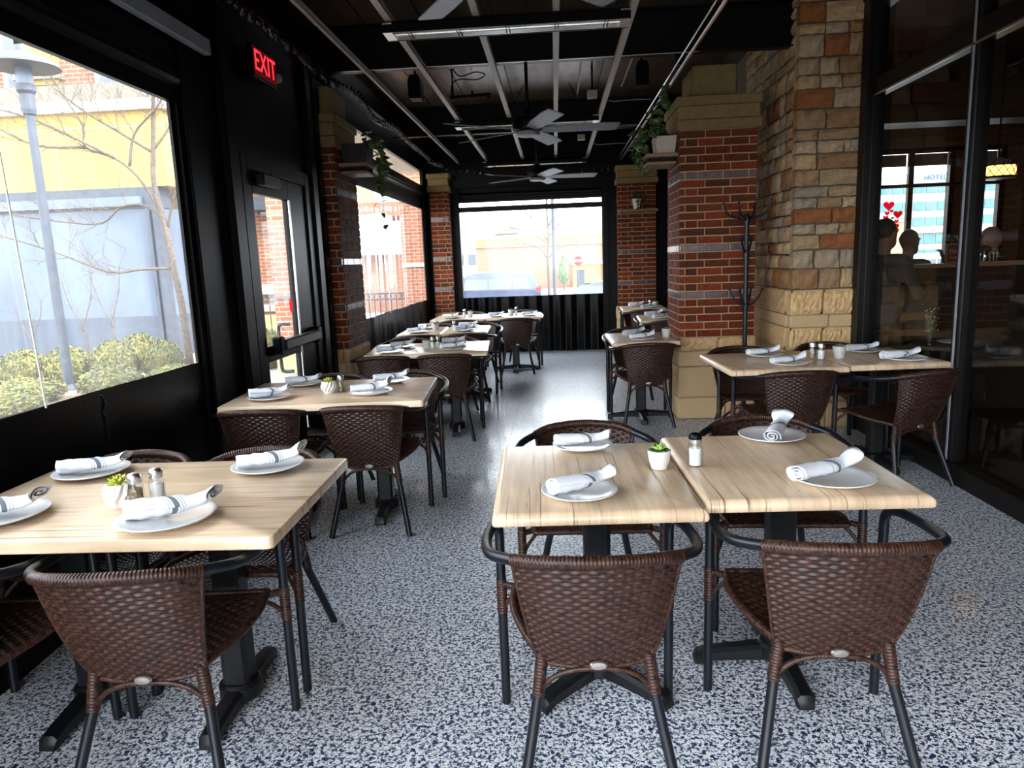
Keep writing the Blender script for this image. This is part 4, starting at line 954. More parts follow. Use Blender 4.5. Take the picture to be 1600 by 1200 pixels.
pothos(t, [[(0,0,0.16),(-0.05,-0.02,0.25),(-0.02,-0.02,0.40),(0.0,-0.05,0.52),(0.04,-0.02,0.60)],[(-0.03,0.05,0.16),(-0.10,0.02,0.28),(-0.09,0,0.40),(0.01,0,0.50)],[(-0.04,0,0.16),(-0.13,-0.02,0.17),(-0.20,-0.03,0.08),(-0.24,-0.03,-0.05)],[(-0.04,-0.05,0.16),(-0.15,-0.06,0.20),(-0.26,-0.06,0.12),(-0.29,-0.05,-0.02)],[(-0.03,0.04,0.16),(-0.12,0.06,0.22),(-0.20,0.06,0.16),(-0.20,0.05,0.0),(-0.18,0.05,-0.14)],[(0,0.05,0.16),(0.03,0.08,0.24),(-0.06,0.08,0.32)],[(-0.02,-0.06,0.16),(-0.06,-0.09,0.24),(-0.12,-0.10,0.20)],
    [(-0.05,0.02,0.16),(-0.17,0.03,0.25),(-0.24,0.02,0.20),(-0.27,0.0,0.08)]], 0.032, 0.075)
shelf('dark plank shelf on the brick pilaster past the exit door', -1.878, -1.62, 6.36, 6.72, 2.37)
t = thing('potted_pothos', 'trailing pothos in a black square pot on the door pilaster shelf', 'plant', (-1.745,6.54,2.37))
b = MB(); b.prism([(-0.10,0),(0.10,0),(0.115,0.17),(-0.115,0.17)], -0.12, 0.12, 'y'); b.obj('planter', FRAME, t); b = MB(); b.box(-0.105,-0.11,0.165,0.105,0.11,0.172); b.obj('soil', SOIL, t)
pothos(t, [[(0.08,0,0.17),(0.16,0.02,0.19),(0.20,0.02,0.08),(0.20,0.0,-0.08),(0.19,0,-0.20)],[(0.08,0.05,0.17),(0.17,0.06,0.20),(0.22,0.06,0.10),(0.21,0.05,-0.08)],[(0.06,-0.06,0.17),(0.15,-0.08,0.20),(0.20,-0.06,0.11),(0.21,-0.05,0.0)],[(0.07,0.02,0.17),(0.18,0.0,0.24),(0.23,0.02,0.12),(0.22,0.02,-0.06),(0.21,0.0,-0.22),(0.20,0,-0.26)],[(0.05,0,0.17),(0.10,0,0.26),(0.15,0.02,0.30)]], 0.034, 0.075)
pothos(t, [[(0.19,0,-0.15),(0.175,0,-0.28),(0.12,0,-0.36)],[(0.20,0,-0.2),(0.195,0,-0.38),(0.19,0.0,-0.52)]], 0.095, 0.072)
t = tag(link('stone_ledge', None), 'narrow tan ledge on the far planter column', 'ledge'); t.location = (1.27,11.13,2.15); b = MB(); b.bbox(-0.29,-0.06,-0.02,0.29,0.055,0.018,0.004); b.obj('board', CAPSTONE, t)
t = thing('potted_pothos', 'small plant in a tapered white pot on the far column ledge', 'plant', (1.24,11.12,2.17)); b = MB(); b.lathe([(0.055,0),(0.085,0.15),(0.078,0.15),(0.07,0.13),(0,0.13)], 4, Matrix.Rotation(PI/4,4,'Z')); b.obj('planter', WHITEPOT, t)
pothos(t, [[(0,0,0.13),(-0.07,-0.04,0.20),(-0.10,-0.06,0.12)],[(0,0,0.13),(0.07,-0.03,0.21),(0.11,-0.04,0.14)],[(0,0,0.13),(0.0,-0.05,0.22),(0.02,-0.09,0.10),(0.01,-0.09,0.02)]], 0.03, 0.06)

t = thing('coat_rack', 'black standing coat rack in front of the big brick column', 'coat rack', (1.60,6.17,0))
b = MB(); b.tube([(0,0,0.06),(0,0,1.74)], 0.020, 14); b.lathe([(0.026,1.70),(0.03,1.74),(0.018,1.78),(0,1.79)], 14); b.lathe([(0.026,0.98),(0.028,1.0),(0.026,1.12)], 14); b.lathe([(0.025,1.40),(0.027,1.42),(0.025,1.46)], 14); b.obj('pole', FRAME, t, smooth=True)
for k in range(4):
    a = PI/4+k*PI/2+0.2; d = Vector((math.cos(a), math.sin(a), 0))
    for z0, L, up in ((1.72,0.20,0.16),(1.50,0.13,0.10),(1.06,0.14,0.10)):
        if z0 == 1.50 and k % 2: continue
        b = MB(); P = [Vector((0,0,z0)), d*L*0.35+Vector((0,0,z0-0.03*(z0 < 1.7)+0.03*(z0 > 1.7))), d*L*0.8+Vector((0,0,z0+up*0.4)), d*L+Vector((0,0,z0+up))]
        b.tube(catmull(P, 5), 0.0085, 8); b.lathe([(0,-0.013),(0.012,-0.006),(0.013,0.002),(0,0.013)], 10, Matrix.Translation(P[-1])); b.obj('hook', FRAME, t, smooth=True)
    b = MB(); b.tube(catmull([(0,0,0.18), d*0.10+Vector((0,0,0.10)), d*0.18+Vector((0,0,0.03)), d*0.175+Vector((0,0,0.012))], 5), 0.011, 8); b.obj('foot', FRAME, t, smooth=True)
# ============================================================ OUTDOORS
def texbrick(name, c1, c2, mortar, bw=0.21, bh=0.072):
    m = mat(name, c1, 0.85); n, l, b = nodes(m); tc = n.new('ShaderNodeTexCoord'); sp_ = n.new('ShaderNodeSeparateXYZ'); l.new(tc.outputs['Object'], sp_.inputs[0])
    ad = n.new('ShaderNodeMath'); l.new(sp_.outputs['X'], ad.inputs[0]); l.new(sp_.outputs['Y'], ad.inputs[1]); cb = n.new('ShaderNodeCombineXYZ'); l.new(ad.outputs[0], cb.inputs[0]); l.new(sp_.outputs['Z'], cb.inputs[1])
    t = n.new('ShaderNodeTexBrick'); t.inputs['Color1'].default_value = (*c1,1); t.inputs['Color2'].default_value = (*c2,1); t.inputs['Mortar'].default_value = (*mortar,1)
    t.inputs['Scale'].default_value = 1.0; t.inputs['Brick Width'].default_value = bw; t.inputs['Row Height'].default_value = bh; t.inputs['Mortar Size'].default_value = 0.008
    l.new(cb.outputs[0], t.inputs['Vector']); l.new(t.outputs['Color'], b.inputs['Base Color']); return m
FARBRICK = texbrick('orange_brick_wall', (0.25,0.08,0.036), (0.20,0.058,0.026), (0.28,0.215,0.15))
YELLOW = noisy('yellow_stucco', (0.42,0.275,0.062), (0.46,0.31,0.075), 3, 0.9)
CREAM = noisy('cream_trim', (0.42,0.385,0.30), (0.46,0.42,0.335), 5, 0.85)
GREYSTONE = noisy('grey_stone_band', (0.13,0.115,0.09), (0.19,0.165,0.13), 14, 0.9, bump=0.4)
SKIRT = noisy('slate_curtain_skirt', (0.035,0.047,0.068), (0.055,0.07,0.098), 2, 0.5, stretch=(3,3,0.4))
PALEWIN = noisy('milky_enclosure_window', (0.062,0.085,0.125), (0.095,0.125,0.168), 1.2, 0.25, stretch=(1,1,0.5))
POSTG = noisy('slate_grey_post', (0.028,0.036,0.052), (0.042,0.052,0.07), 8, 0.5)
DARKWIN = mat('dark_window_glass', (0.05,0.06,0.08), 0.08, spec=0.7)
PAVE = noisy('pale_concrete', (0.26,0.24,0.21), (0.33,0.31,0.27), 3, 0.9, bump=0.1)
ASPHALT = noisy('grey_asphalt', (0.13,0.13,0.135), (0.19,0.19,0.195), 2, 0.9)
MULCH = noisy('straw_mulch', (0.16,0.11,0.065), (0.34,0.26,0.16), 30, 0.95, bump=0.5)
BARK = noisy('grey_bark', (0.055,0.040,0.030), (0.11,0.082,0.06), 25, 0.9, bump=0.4)
SHRUB = noisy('yellow_green_foliage', (0.034,0.055,0.010), (0.185,0.150,0.020), 5, 0.7, rnd=0.15)
SHRUBIN = mat('shrub_inside', (0.08,0.08,0.02), 0.9)
# ground
g = struct('ground', 'outdoor ground around the patio'); b = MB(); vs = []; fs = []; X = [-300,-80,-40,-20,-12,-8,-4,-2.1,0,2.5,5,10,30,80,300]; Y = [-60,-20,-5,-0.95,3,8,11.6,14,17,20,24,40,80,160,400]
def gz(y): return -0.06 if y < 14 else (-0.06-0.69*min(1,(y-14)/8.0))
for y in Y:
    for x in X: vs.append((x, y, gz(y)))
for j in range(len(Y)-1):
    for i in range(len(X)-1): a = j*len(X)+i; fs.append((a, a+1, a+1+len(X), a+len(X)))
b.add(vs, fs); b.obj('surface', ASPHALT, g)
b = MB(); b.box(-5.3, -3, -0.058, -2.1, 13.5, -0.03); b.obj('walkway', PAVE, g)
b = MB(); b.box(-13, -3, -0.058, -5.3, 13.5, -0.02); b.obj('planting_bed', MULCH, g)
b = MB(); b.box(-13, 8.75, -0.0195, -6.3, 9.35, -0.012); b.obj('bed_path', PAVE, g)
b = MB(); b.box(-8, -8.0, -0.058, 8, -0.92, -0.03); b.obj('walkway', PAVE, g)
# yellow building
yb = thing('yellow_building', 'yellow stucco building with grey curtained patio across the planting bed', 'building', (0,0,0)); FX, FY = -6.85, 12.3
def ybox(name, x0, y0, z0, x1, y1, z1, m): b = MB(); b.box(x0,y0,z0,x1,y1,z1); return b.obj(name, m, yb)
ybox('enclosure_skirt', -30, FY+0.06, -0.06, FX-0.05, FY+0.12, 0.74, SKIRT); ybox('enclosure_window', -30, FY+0.06, 0.74, FX-0.05, FY+0.12, 2.62, PALEWIN)
ybox('enclosure_header', -30, FY+0.02, 2.62, FX, FY+0.4, 2.98, POSTG); ybox('roller_tube', -30, FY-0.05, 2.66, FX-0.3, FY+0.03, 2.82, PALEWIN)
ybox('post', FX-0.14, FY, -0.06, FX, FY+0.14, 2.62, POSTG); ybox('downpipe', FX-0.26, FY, -0.06, FX-0.20, FY+0.06, 2.62, POSTG)
ybox('stucco_wall', -30, FY+0.02, 2.98, FX+0.2, FY+5, 4.24, YELLOW); ybox('cornice', -30, FY-0.08, 4.24, FX+0.30, FY+5, 4.42, CREAM); ybox('stone_band', -30, FY-0.04, 4.42, FX+0.25, FY+5, 4.70, GREYSTONE)
ybox('stucco_joint', -30, FY+0.012, 3.98, FX+0.2, FY+0.021, 3.995, CREAM)
for x in (-8.6, -10.4, -12.2): ybox('stucco_joint', x, FY+0.012, 2.98, x+0.012, FY+0.021, 4.24, CREAM)
ybox('brick_wall', -30, FY+0.3, 4.70, FX+0.1, FY+5, 9.0, FARBRICK)
for x in (-9.4, -7.75, -11.3, -13.2):
    ybox('window_surround', x-0.10, FY+0.22, 4.70, x+0.46, FY+0.31, 7.2, CREAM); f = ybox('window', x, FY+0.20, 4.74, x+0.34, FY+0.225, 7.1, DARKWIN)
for x in (-8.95, -12.6):
    ybox('stucco_panel', x-0.25, FY+0.2, 4.78, x+0.45, FY+0.31, 7.6, YELLOW); ybox('panel_sill', x-0.32, FY+0.12, 4.86, x+0.52, FY+0.3, 4.96, GREYSTONE)
ybox('side_skirt', FX-0.06, FY+0.14, -0.06, FX-0.02, FY+2.2, 0.74, SKIRT); ybox('side_window', FX-0.06, FY+0.14, 0.74, FX-0.02, FY+2.2, 2.62, PALEWIN)
# brick wall, pier and fence seen through the door
t = thing('brick_building', 'orange brick wall with stone bands seen through the exit door', 'building', (0,0,0))
b = MB(); b.box(-6.5, 14.6, -0.1, -4.9, 16.5, 5.5); b.obj('wall', FARBRICK, t); b = MB(); b.box(-6.52, 14.55, 0.98, -4.85, 14.65, 1.18); b.box(-6.52, 14.55, 0.62, -4.85, 14.65, 0.76); b.obj('stone_band', CREAM, t)
b = MB(); b.box(-6.5, 14.5, -0.1, -4.9, 14.62, 0.55); b.obj('base', ROCKFACE, t)
b = MB(); b.bbox(-6.1, 14.3, 2.65, -5.3, 14.62, 2.95, 0.02); b.obj('awning', POSTG, t)
t = thing('brick_pier', 'brick pier on a tan block base just outside the exit door', 'pier', (-3.80,10.45,0))
b = MB(); b.box(-0.30,-0.28,0.46,0.30,0.28,3.3); b.obj('shaft', texbrick('red_orange_brick', (0.40,0.13,0.07), (0.32,0.10,0.05), (0.44,0.34,0.26)), t); b = MB(); b.bbox(-0.34,-0.32,-0.05,0.34,0.32,0.28,0.02); b.obj('base_block', SMOOTHBLOCK, t); b = MB(); b.bbox(-0.33,-0.31,0.285,0.33,0.31,0.46,0.02); b.obj('base_cap', ROCKFACE, t)
b = MB(); b.box(-0.31,-0.29,1.02,0.31,0.29,1.09); b.obj('glazed_band', GLAZED, t)
t = thing('brick_pier', 'brick pier outside behind the second curtain window', 'pier', (-3.05,15.6,0))
b = MB(); b.box(-0.24,-0.24,-0.2,0.24,0.24,4.2); b.obj('shaft', FARBRICK, t); b = MB(); b.box(-0.26,-0.26,1.42,0.26,0.26,1.50); b.obj('band', CREAM, t); b = MB(); b.bbox(-0.30,-0.30,3.0,0.30,0.30,3.2,0.02); b.obj('cap', CAPSTONE, t)
IRON = noisy('black_iron', (0.02,0.022,0.026), (0.03,0.033,0.038), 20, 0.5)
def fence(label, p0, p1, z0, z1, n):
    t = thing('iron_fence', label, 'fence', (0,0,0)); a, c = Vector(p0), Vector(p1)
    pk = MB(); pk.tube([(0,0,z0),(0,0,z1)], 0.011, 6); pm = pk.mesh('picket', IRON)
    for k in range(n+1): link('picket', pm, t, a.lerp(c, k/n))
    for z in (z0+0.08, z1-0.14, z1): b = MB(); b.tube([a+Vector((0,0,z)), c+Vector((0,0,z))], 0.014, 6); b.obj('rail', IRON, t)
    rg = MB(); rg.tube([(0.05*math.cos(q*PI/5),0,0.05*math.sin(q*PI/5)) for q in range(10)], 0.007, 5, closed=True); rm = rg.mesh('ring', IRON)
    for k in range(n): link('ring', rm, t, a.lerp(c, (k+0.5)/n)+Vector((0,0,z1-0.07)))
fence('black iron fence with ring frieze beyond the exit door', (-6.4,13.4,0), (-4.1,13.4,0), -0.05, 1.0, 18)
fence('black iron fence outside the second curtain window', (-5.6,15.9,0), (-3.35,15.9,0), -0.25, 0.86, 18)
# lamp post
t = thing('lamp_post', 'tall grey lamp post in the planting bed with bell shade', 'lamp', (-6.55,9.0,-0.05))
b = MB(); b.tube([(0,0,0),(0,0,3.62)], [0.062,0.052], 16); b.obj('pole', POSTG, t, smooth=True); b = MB(); b.lathe([(0.10,0),(0.10,0.05),(0.07,0.12)], 16); b.obj('base', POSTG, t)
b = MB(); b.lathe([(0.075,3.56),(0.085,3.62),(0.085,3.80),(0.11,3.84),(0.11,3.92)], 16); b.obj('neck', POSTG, t); b = MB(); b.lathe([(0.10,3.92),(0.09,4.2)], 16); b.obj('lens', PALEWIN, t)
b = MB(); b.lathe([(0.42,4.12),(0.40,4.16),(0.22,4.26),(0.10,4.30),(0.06,4.38),(0,4.40)], 24); b.obj('shade', POSTG, t, smooth=True)
# shrubs
def foliage_mesh(seed, n, leaf, m, inner=0.9):
    rr = random.Random(seed); b = MB(); vs = []; fs = []
    for i in range(n):
        while True:
            d = Vector((rr.gauss(0,1), rr.gauss(0,1), rr.gauss(0,1)))
            if d.length > 0.1: break
        d.normalize(); d.z = d.z if d.z > -0.35 else -d.z; r = rr.uniform(inner-0.12,1.0)*(1+0.10*mnoise.noise(d*2.6+Vector((seed,0,0))))
        p = Vector((d.x*r, d.y*r, max(0.0, 0.42+0.58*d.z*r))); N = (d+Vector((rr.uniform(-.8,.8),rr.uniform(-.8,.8),rr.uniform(-.4,.9)))).normalized(); T = N.orthogonal().normalized(); B = N.cross(T); s = leaf*rr.uniform(0.6,1.3); k = len(vs)
        vs += [p-T*s*0.5, p+B*s*0.35, p+T*s*0.5, p-B*s*0.35]; fs.append((k,k+1,k+2,k+3))
    b.add(vs, fs); return b.mesh('foliage', m, fix=False)
FOL = [foliage_mesh(s, 3600, 0.10, SHRUB) for s in (2, 9)]
b = MB(); b.lathe([(0.5,0.0),(0.82,0.2),(0.86,0.5),(0.62,0.80),(0,0.93)], 16); INM = b.mesh('core', SHRUBIN, 'all')
b = MB(); b.tube([(0,0,-0.05),(0,0,0.3)], 0.06, 8); STM = b.mesh('stem', BARK)
def shrub(label, x, y, rx, h, z=-0.04):
    t = thing('rounded_shrub', label, 'shrub', (x,y,z), R.uniform(0,6), 'clipped yellow-green shrubs'); t.scale = (rx,rx,h)
    o = link('foliage', R.choice(FOL), t); o['kind'] = 'stuff'; link('core', INM, t); link('stem', STM, t)
for lb, x, y, rx, h in (('back-row clipped shrub leftmost at the picture edge',-7.75,9.75,0.36,0.50),('back-row clipped shrub behind the lamp post foot',-7.05,9.75,0.35,0.54),('back-row clipped shrub just right of the lamp post',-6.40,9.8,0.33,0.60),('back-row clipped shrub fourth from the edge',-5.80,10.0,0.32,0.56),('rearmost clipped shrub by the enclosure corner post',-6.75,11.0,0.36,0.58),
    ('front-row low shrub leftmost under the window sill line',-6.55,8.2,0.46,0.32),('front-row low shrub right of the lamp post',-5.78,8.72,0.40,0.38),('front-row low shrub farthest along the sill line',-5.20,9.25,0.38,0.30),('front-row low shrub nearest the camera',-6.2,7.4,0.42,0.30)): shrub(lb, x, y, rx, h)
shrub('leafy bush beside the brick pier outside the door', -4.55, 10.7, 0.36, 0.62)
# bare trees
def twigs(b, p, d, L, r, depth, rr):
    P = [p]; q = p.copy(); dd = d.normalized()
    for k in range(4):
        dd = (dd+Vector((rr.uniform(-.22,.22),rr.uniform(-.22,.22),rr.uniform(-.14,.20)))).normalized(); q = q+dd*L/4; P.append(q.copy())
    b.tube(P, [r*(1-0.17*k) for k in range(5)], 5, caps=False)
    if depth:
        for k in (1,2,3,4):
            for _ in range(1 if k < 4 else 2):
                e = (dd+Vector((rr.uniform(-1,1),rr.uniform(-1,1),rr.uniform(-.5,.8)))*0.85).normalized(); twigs(b, P[k], e, L*rr.uniform(0.45,0.7), r*0.5, depth-1, rr)
def bare_tree(label, base, limbs, seed, r0, depth=2, tw=0.7):
    """limbs: polylines of offsets from the base; the first is the trunk"""
    t = thing('bare_tree', label, 'tree', base); rr = random.Random(seed)
    for i, Lb in enumerate(limbs):
        P = catmull([Vector(p) for p in Lb], 4); n = len(P); r = r0 if i == 0 else r0*0.42
        b = MB(); b.tube(P, [r*(1-0.62*k/(n-1)) for k in range(n)], 9); b.obj('trunk' if i == 0 else 'branch', BARK, t, smooth='all')
    b = MB()
    for i, Lb in enumerate(limbs):
        P = catmull([Vector(p) for p in Lb], 4)
        for k in range(len(P)//3 if i else int(len(P)*0.7), len(P), 2):
            d = (P[k]-P[k-1]).normalized()
            for _ in range(2):
                e = (d*0.7+Vector((rr.uniform(-1,1),rr.uniform(-.6,.6),rr.uniform(-.5,1)))*0.8).normalized(); twigs(b, P[k], e, tw*rr.uniform(0.5,1.1), r0*0.12, depth, rr)
    o = b.obj('twigs', BARK, t, smooth='all', fix=False); o['kind'] = 'stuff'
bare_tree('slim bare tree in front of the yellow building, beside its corner post', (-6.08,11.3,-0.04),
    [[(0,0,0),(-0.03,0,0.95),(-0.10,0,1.68),(-0.13,-0.02,2.2),(-0.24,-0.02,2.9),(-0.20,0,3.45),(-0.13,0,4.0),(-0.05,0,4.7),(-0.1,0,5.4)],
     [(-0.18,0,2.45),(-0.42,-0.1,3.0),(-0.74,-0.15,3.32),(-1.17,-0.2,3.50),(-1.16,-0.2,3.78),(-1.30,-0.25,4.12),(-1.6,-0.3,4.7)],[(-0.74,-0.15,3.32),(-1.4,-0.3,3.7),(-2.0,-0.4,3.98),(-2.8,-0.4,4.2)],
     [(-0.2,0,3.4),(-0.75,0.05,3.75),(-1.3,0.1,4.1),(-1.9,0.1,4.6)],[(-0.56,-0.1,3.2),(-0.42,-0.1,3.68),(0.02,-0.15,4.05),(0.3,-0.2,4.4)],[(-0.13,0,1.60),(-0.6,-0.1,1.60),(-1.1,-0.15,1.58),(-1.9,-0.2,1.92),(-2.9,-0.3,2.28)],
     [(-0.14,0,2.35),(-0.45,0.02,2.6),(-0.84,0,2.6),(-1.2,0,2.36),(-1.8,0,2.4),(-2.7,-0.1,2.55)],[(-0.13,0,2.2),(0.1,-0.1,2.7),(0.4,-0.2,3.1)],[(-0.2,0,3.45),(0.05,0.1,3.8),(0.3,0.1,4.3)],[(-1.17,-0.2,3.5),(-1.9,-0.3,3.55),(-2.6,-0.3,3.9)]], 5, 0.060, 2, 0.55)
for k, (x, y, h, lb) in enumerate(((-7.35,10.6,1.5,'leafless ornamental shrub left of the lamp post'),(-6.75,10.4,1.65,'leafless ornamental shrub right of the lamp post'),(-8.2,10.6,1.2,'leafless ornamental shrub at the picture edge'))):
    bare_tree(lb, (x,y,-0.04), [[(0,0,0),(0.03,0,h*0.35),(0.0,0,h*0.6)],[(0.0,0,h*0.45),(-0.18,0,h*0.75),(-0.25,0,h)],[(0.0,0,h*0.5),(0.15,0.05,h*0.8),(0.22,0,h)]], 21+k, 0.022, 1, 0.32)
# ---- beyond the second curtain window
t = thing('white_awning_building', 'low brick building under a broad white awning past the second curtain window', 'building', (0,0,0))
b = MB(); b.box(-12, 34, -0.8, -6.4, 40, 2.0); b.obj('wall', FARBRICK, t)
b = MB(); b.prism([(-10.0,2.1),(-7.6,2.1),(-7.9,3.9),(-10.0,3.7)], 33.2, 34.0, 'y'); b.obj('awning', mat('white_awning', (0.85,0.85,0.85), 0.7), t); b = MB(); b.box(-12, 36, 3.9, -6.9, 40, 4.6); b.obj('parapet', FARBRICK, t)
b = MB(); b.box(-16, 37, 3.0, -10.2, 41, 6.5); b.obj('stucco_wall', YELLOW, t)
# ---- beyond the end wall
t = thing('brick_store', 'long low brick building with yellow parapet across the car park', 'building', (0,0,0))
b = MB(); b.box(-6.2, 56, -1, 6.5, 66, 2.55); b.obj('wall', FARBRICK, t); b = MB(); b.box(-6.3, 55.9, 2.55, 6.5, 66, 3.15); b.obj('parapet', YELLOW, t); b = MB(); b.box(-6.4, 55.8, 3.15, 6.6, 66, 3.35); b.obj('coping', CREAM, t)
b = MB(); b.box(1.3, 55.4, -1, 3.4, 56, 1.0); b.obj('entrance_bay', YELLOW, t); b = MB(); b.box(1.2, 55.0, 1.0, 3.6, 56, 1.25); b.obj('canopy', CREAM, t); b = MB(); b.box(1.6, 55.36, -0.75, 2.2, 55.41, 0.6); b.obj('window', DARKWIN, t)
t = thing('grey_store', 'pale grey flat-roofed building far behind the parked car', 'building', (0,0,0)); b = MB(); b.box(-22, 75, -1, -6.5, 85, 4.4); b.obj('wall', mat('pale_grey_wall', (0.42,0.42,0.43), 0.8), t)
for k in range(5): b = MB(); b.box(-13+k*1.3, 74.9, 1.2, -12.2+k*1.3, 75, 2.3); b.obj('window', DARKWIN, t)
b = MB(); b.box(-12, 78, 4.4, -4, 84, 5.2); b.obj('roof_plant', GREYSTONE, t)
t = thing('street_lamp', 'blue-grey street lamp pole beside the far bare tree', 'lamp', (-0.06,30,-0.75)); b = MB(); b.tube([(0,0,0),(0,0,7)], 0.075, 12); b.obj('pole', POSTG, t); b = MB(); b.lathe([(0.16,0),(0.16,0.5),(0.08,0.6)], 12); b.obj('base', POSTG, t)
bare_tree('spreading bare tree beyond the end curtain', (-0.33,32,-0.75), [[(0,0,0),(0.02,0,1.2),(0,0,2.3),(0.05,0,3.2),(0.0,0,4.6),(0.1,0,6.0)],[(0,0,2.2),(-0.4,0,2.75),(-1.2,0,2.95),(-2.0,0,2.9)],[(0.02,0,2.3),(0.5,0,2.7),(1.2,0,2.9),(1.7,0.2,3.4)],[(0.04,0,3.0),(-0.5,0,3.8),(-1.2,0,4.9)],[(0.04,0,3.2),(0.6,0,3.8),(1.3,0,4.4)],[(0.03,0,3.6),(0.5,0,4.6),(0.8,0,5.8)],[(0.02,0,2.9),(-0.7,0.1,3.4),(-1.7,0.1,3.7)]], 8, 0.085, 2, 1.0)
t = thing('stop_sign', 'red octagonal stop sign on a thin post across the car park', 'sign', (1.50,48,-0.75))
b = MB(); b.tube([(0,0,0),(0,0,2.4)], 0.03, 8); b.obj('post', POSTG, t); M = Matrix.Translation((0,-0.05,2.05)) @ Matrix.Rotation(PI/2,4,'X') @ Matrix.Rotation(PI/8,4,'Z'); b = MB(); b.lathe([(0,-0.01),(0.32,-0.01),(0.32,0.01),(0,0.01)], 8, M); b.obj('plate', RED, t)
link('lettering', text_mesh('STOP', 0.22, 0.003, CHINA, 'lettering'), t, (0,-0.075,2.05), (PI/2,0,0))
t = thing('evergreen', 'narrow green conifer before the brick store', 'tree', (0.55,50,-0.75)); b = MB(); b.tube([(0,0,0),(0,0,2.4)], 0.06, 6); b.obj('trunk', BARK, t); o = link('foliage', foliage_mesh(4, 1500, 0.16, LEAF), t, (0,0,0.1)); o.scale = (0.38,0.38,2.4); o['kind'] = 'stuff'
# cars
CARBLUE = mat('dark_blue_car_paint', (0.03,0.048,0.10), 0.22, 0.3, coat=0.6); CARWHITE = mat('white_car_paint', (0.7,0.7,0.7), 0.25, coat=0.5); CARDARK = mat('black_car_paint', (0.02,0.022,0.028), 0.2, coat=0.6)
RUBBER = mat('tyre_rubber', (0.012,0.012,0.013), 0.8); TAIL = mat('red_tail_lamp', (0.6,0.01,0.01), 0.2, coat=0.5)
def car(name, label, loc, deg, paint, suv=True):
    t = thing(name, label, 'car', loc, math.radians(deg)); h = 1.75 if suv else 1.42; W = 0.93
    side = [(-2.35,0.35),(-2.42,0.75),(-2.38,1.0),(2.1,1.02),(2.38,0.85),(2.42,0.35)] if suv else [(-2.2,0.3),(-2.28,0.65),(-2.2,0.92),(2.0,0.80),(2.25,0.68),(2.28,0.3)]
    cab = [(-2.28,1.0),(-2.05,h-0.12),(-1.6,h),(0.35,h),(0.75,h-0.10),(1.45,1.02)] if suv else [(-1.9,0.9),(-1.2,h-0.04),(-0.6,h),(0.2,h-0.03),(1.2,0.82)]
    def loft(poly, wb, wt, zb, zt):
        b = MB(); n = len(poly); ws = [wb+(wt-wb)*(z-zb)/(zt-zb) for _, z in poly]
        vs = [(x,-w,z) for (x,z),w in zip(poly,ws)]+[(x,w,z) for (x,z),w in zip(poly,ws)]
        b.add(vs, [tuple(range(n)), tuple(range(2*n-1,n-1,-1))]+[(i,i+n,(i+1)%n+n,(i+1)%n) for i in range(n)]); return b
    def bevelled(b, m, nm, o):
        me = b.mesh(nm, m); bm = bmesh.new(); bm.from_mesh(me); bmesh.ops.bevel(bm, geom=bm.edges[:], offset=o, segments=2, affect='EDGES'); bm.to_mesh(me); bm.free(); return link(nm, me, t)
    bevelled(loft(side, W-0.02, W, 0.3, 1.0), paint, 'body', 0.06); bevelled(loft(cab, W-0.03, W-0.20, 0.9, h), paint, 'cabin', 0.04)
    zc0, zc1 = (1.06, h-0.14) if suv else (0.93, h-0.10); z = lambda s, y: s*y
    segs = [(-2.0,-1.25),(-1.2,-0.25),(-0.2,0.62)] if suv else [(-1.35,-0.4),(-0.35,0.6)]
    for s in (-1, 1):
        for x0, x1 in segs:
            ya, yb_ = W-0.015-0.20*(zc0-0.9)/(h-0.9)+0.006, W-0.015-0.20*(zc1-0.9)/(h-0.9)+0.006; sl = 0.35 if x1 == segs[-1][1] else 0.0
            b = MB(); b.add([(x0,s*ya,zc0),(x1+sl,s*ya,zc0),(x1,s*yb_,zc1),(x0+(0.2 if x0 == segs[0][0] else 0),s*yb_,zc1)],[(0,1,2,3)]); b.obj('window', DARKWIN, t)
        for x in (-1.45, 1.45):
            Mw = Matrix.Translation((x,s*(W-0.10),0.36)) @ Matrix.Rotation(PI/2,4,'X'); b = MB(); b.lathe([(0.2,-0.11),(0.36,-0.11),(0.37,0),(0.36,0.11),(0.2,0.11)], 20, Mw); w_ = b.obj('wheel', RUBBER, t); b = MB(); b.lathe([(0,-0.10),(0.23,-0.09),(0.23,0.09),(0,0.10)], 12, Mw); b.obj('rim', STEEL, w_)
        b = MB(); b.bbox(-2.40,s*(W-0.14)-0.07,0.86,-2.2,s*(W-0.14)+0.085,1.12,0.02); b.obj('tail_lamp', TAIL, t)
    if suv:
        for s in (-1,1): b = MB(); b.tube([(-1.7,s*0.66,h+0.02),(0.3,s*0.66,h+0.02)], 0.018, 6); b.obj('roof_rail', STEEL, t)
car('parked_car', 'dark blue sport utility vehicle parked side-on beyond the end curtain', (-3.05,30.5,-0.75), 180, CARBLUE)
car('parked_car', 'black low car partly hidden by the end curtain skirt', (1.55,25.5,-0.75), 172, CARDARK, False)
car('parked_car', 'black car parked behind the low one at the curtain edge', (4.6,28.5,-0.75), 180, CARDARK, False)
car('parked_car', 'white car parked outside the restaurant back window', (19.4,39,-0.75), 170, CARWHITE, True)
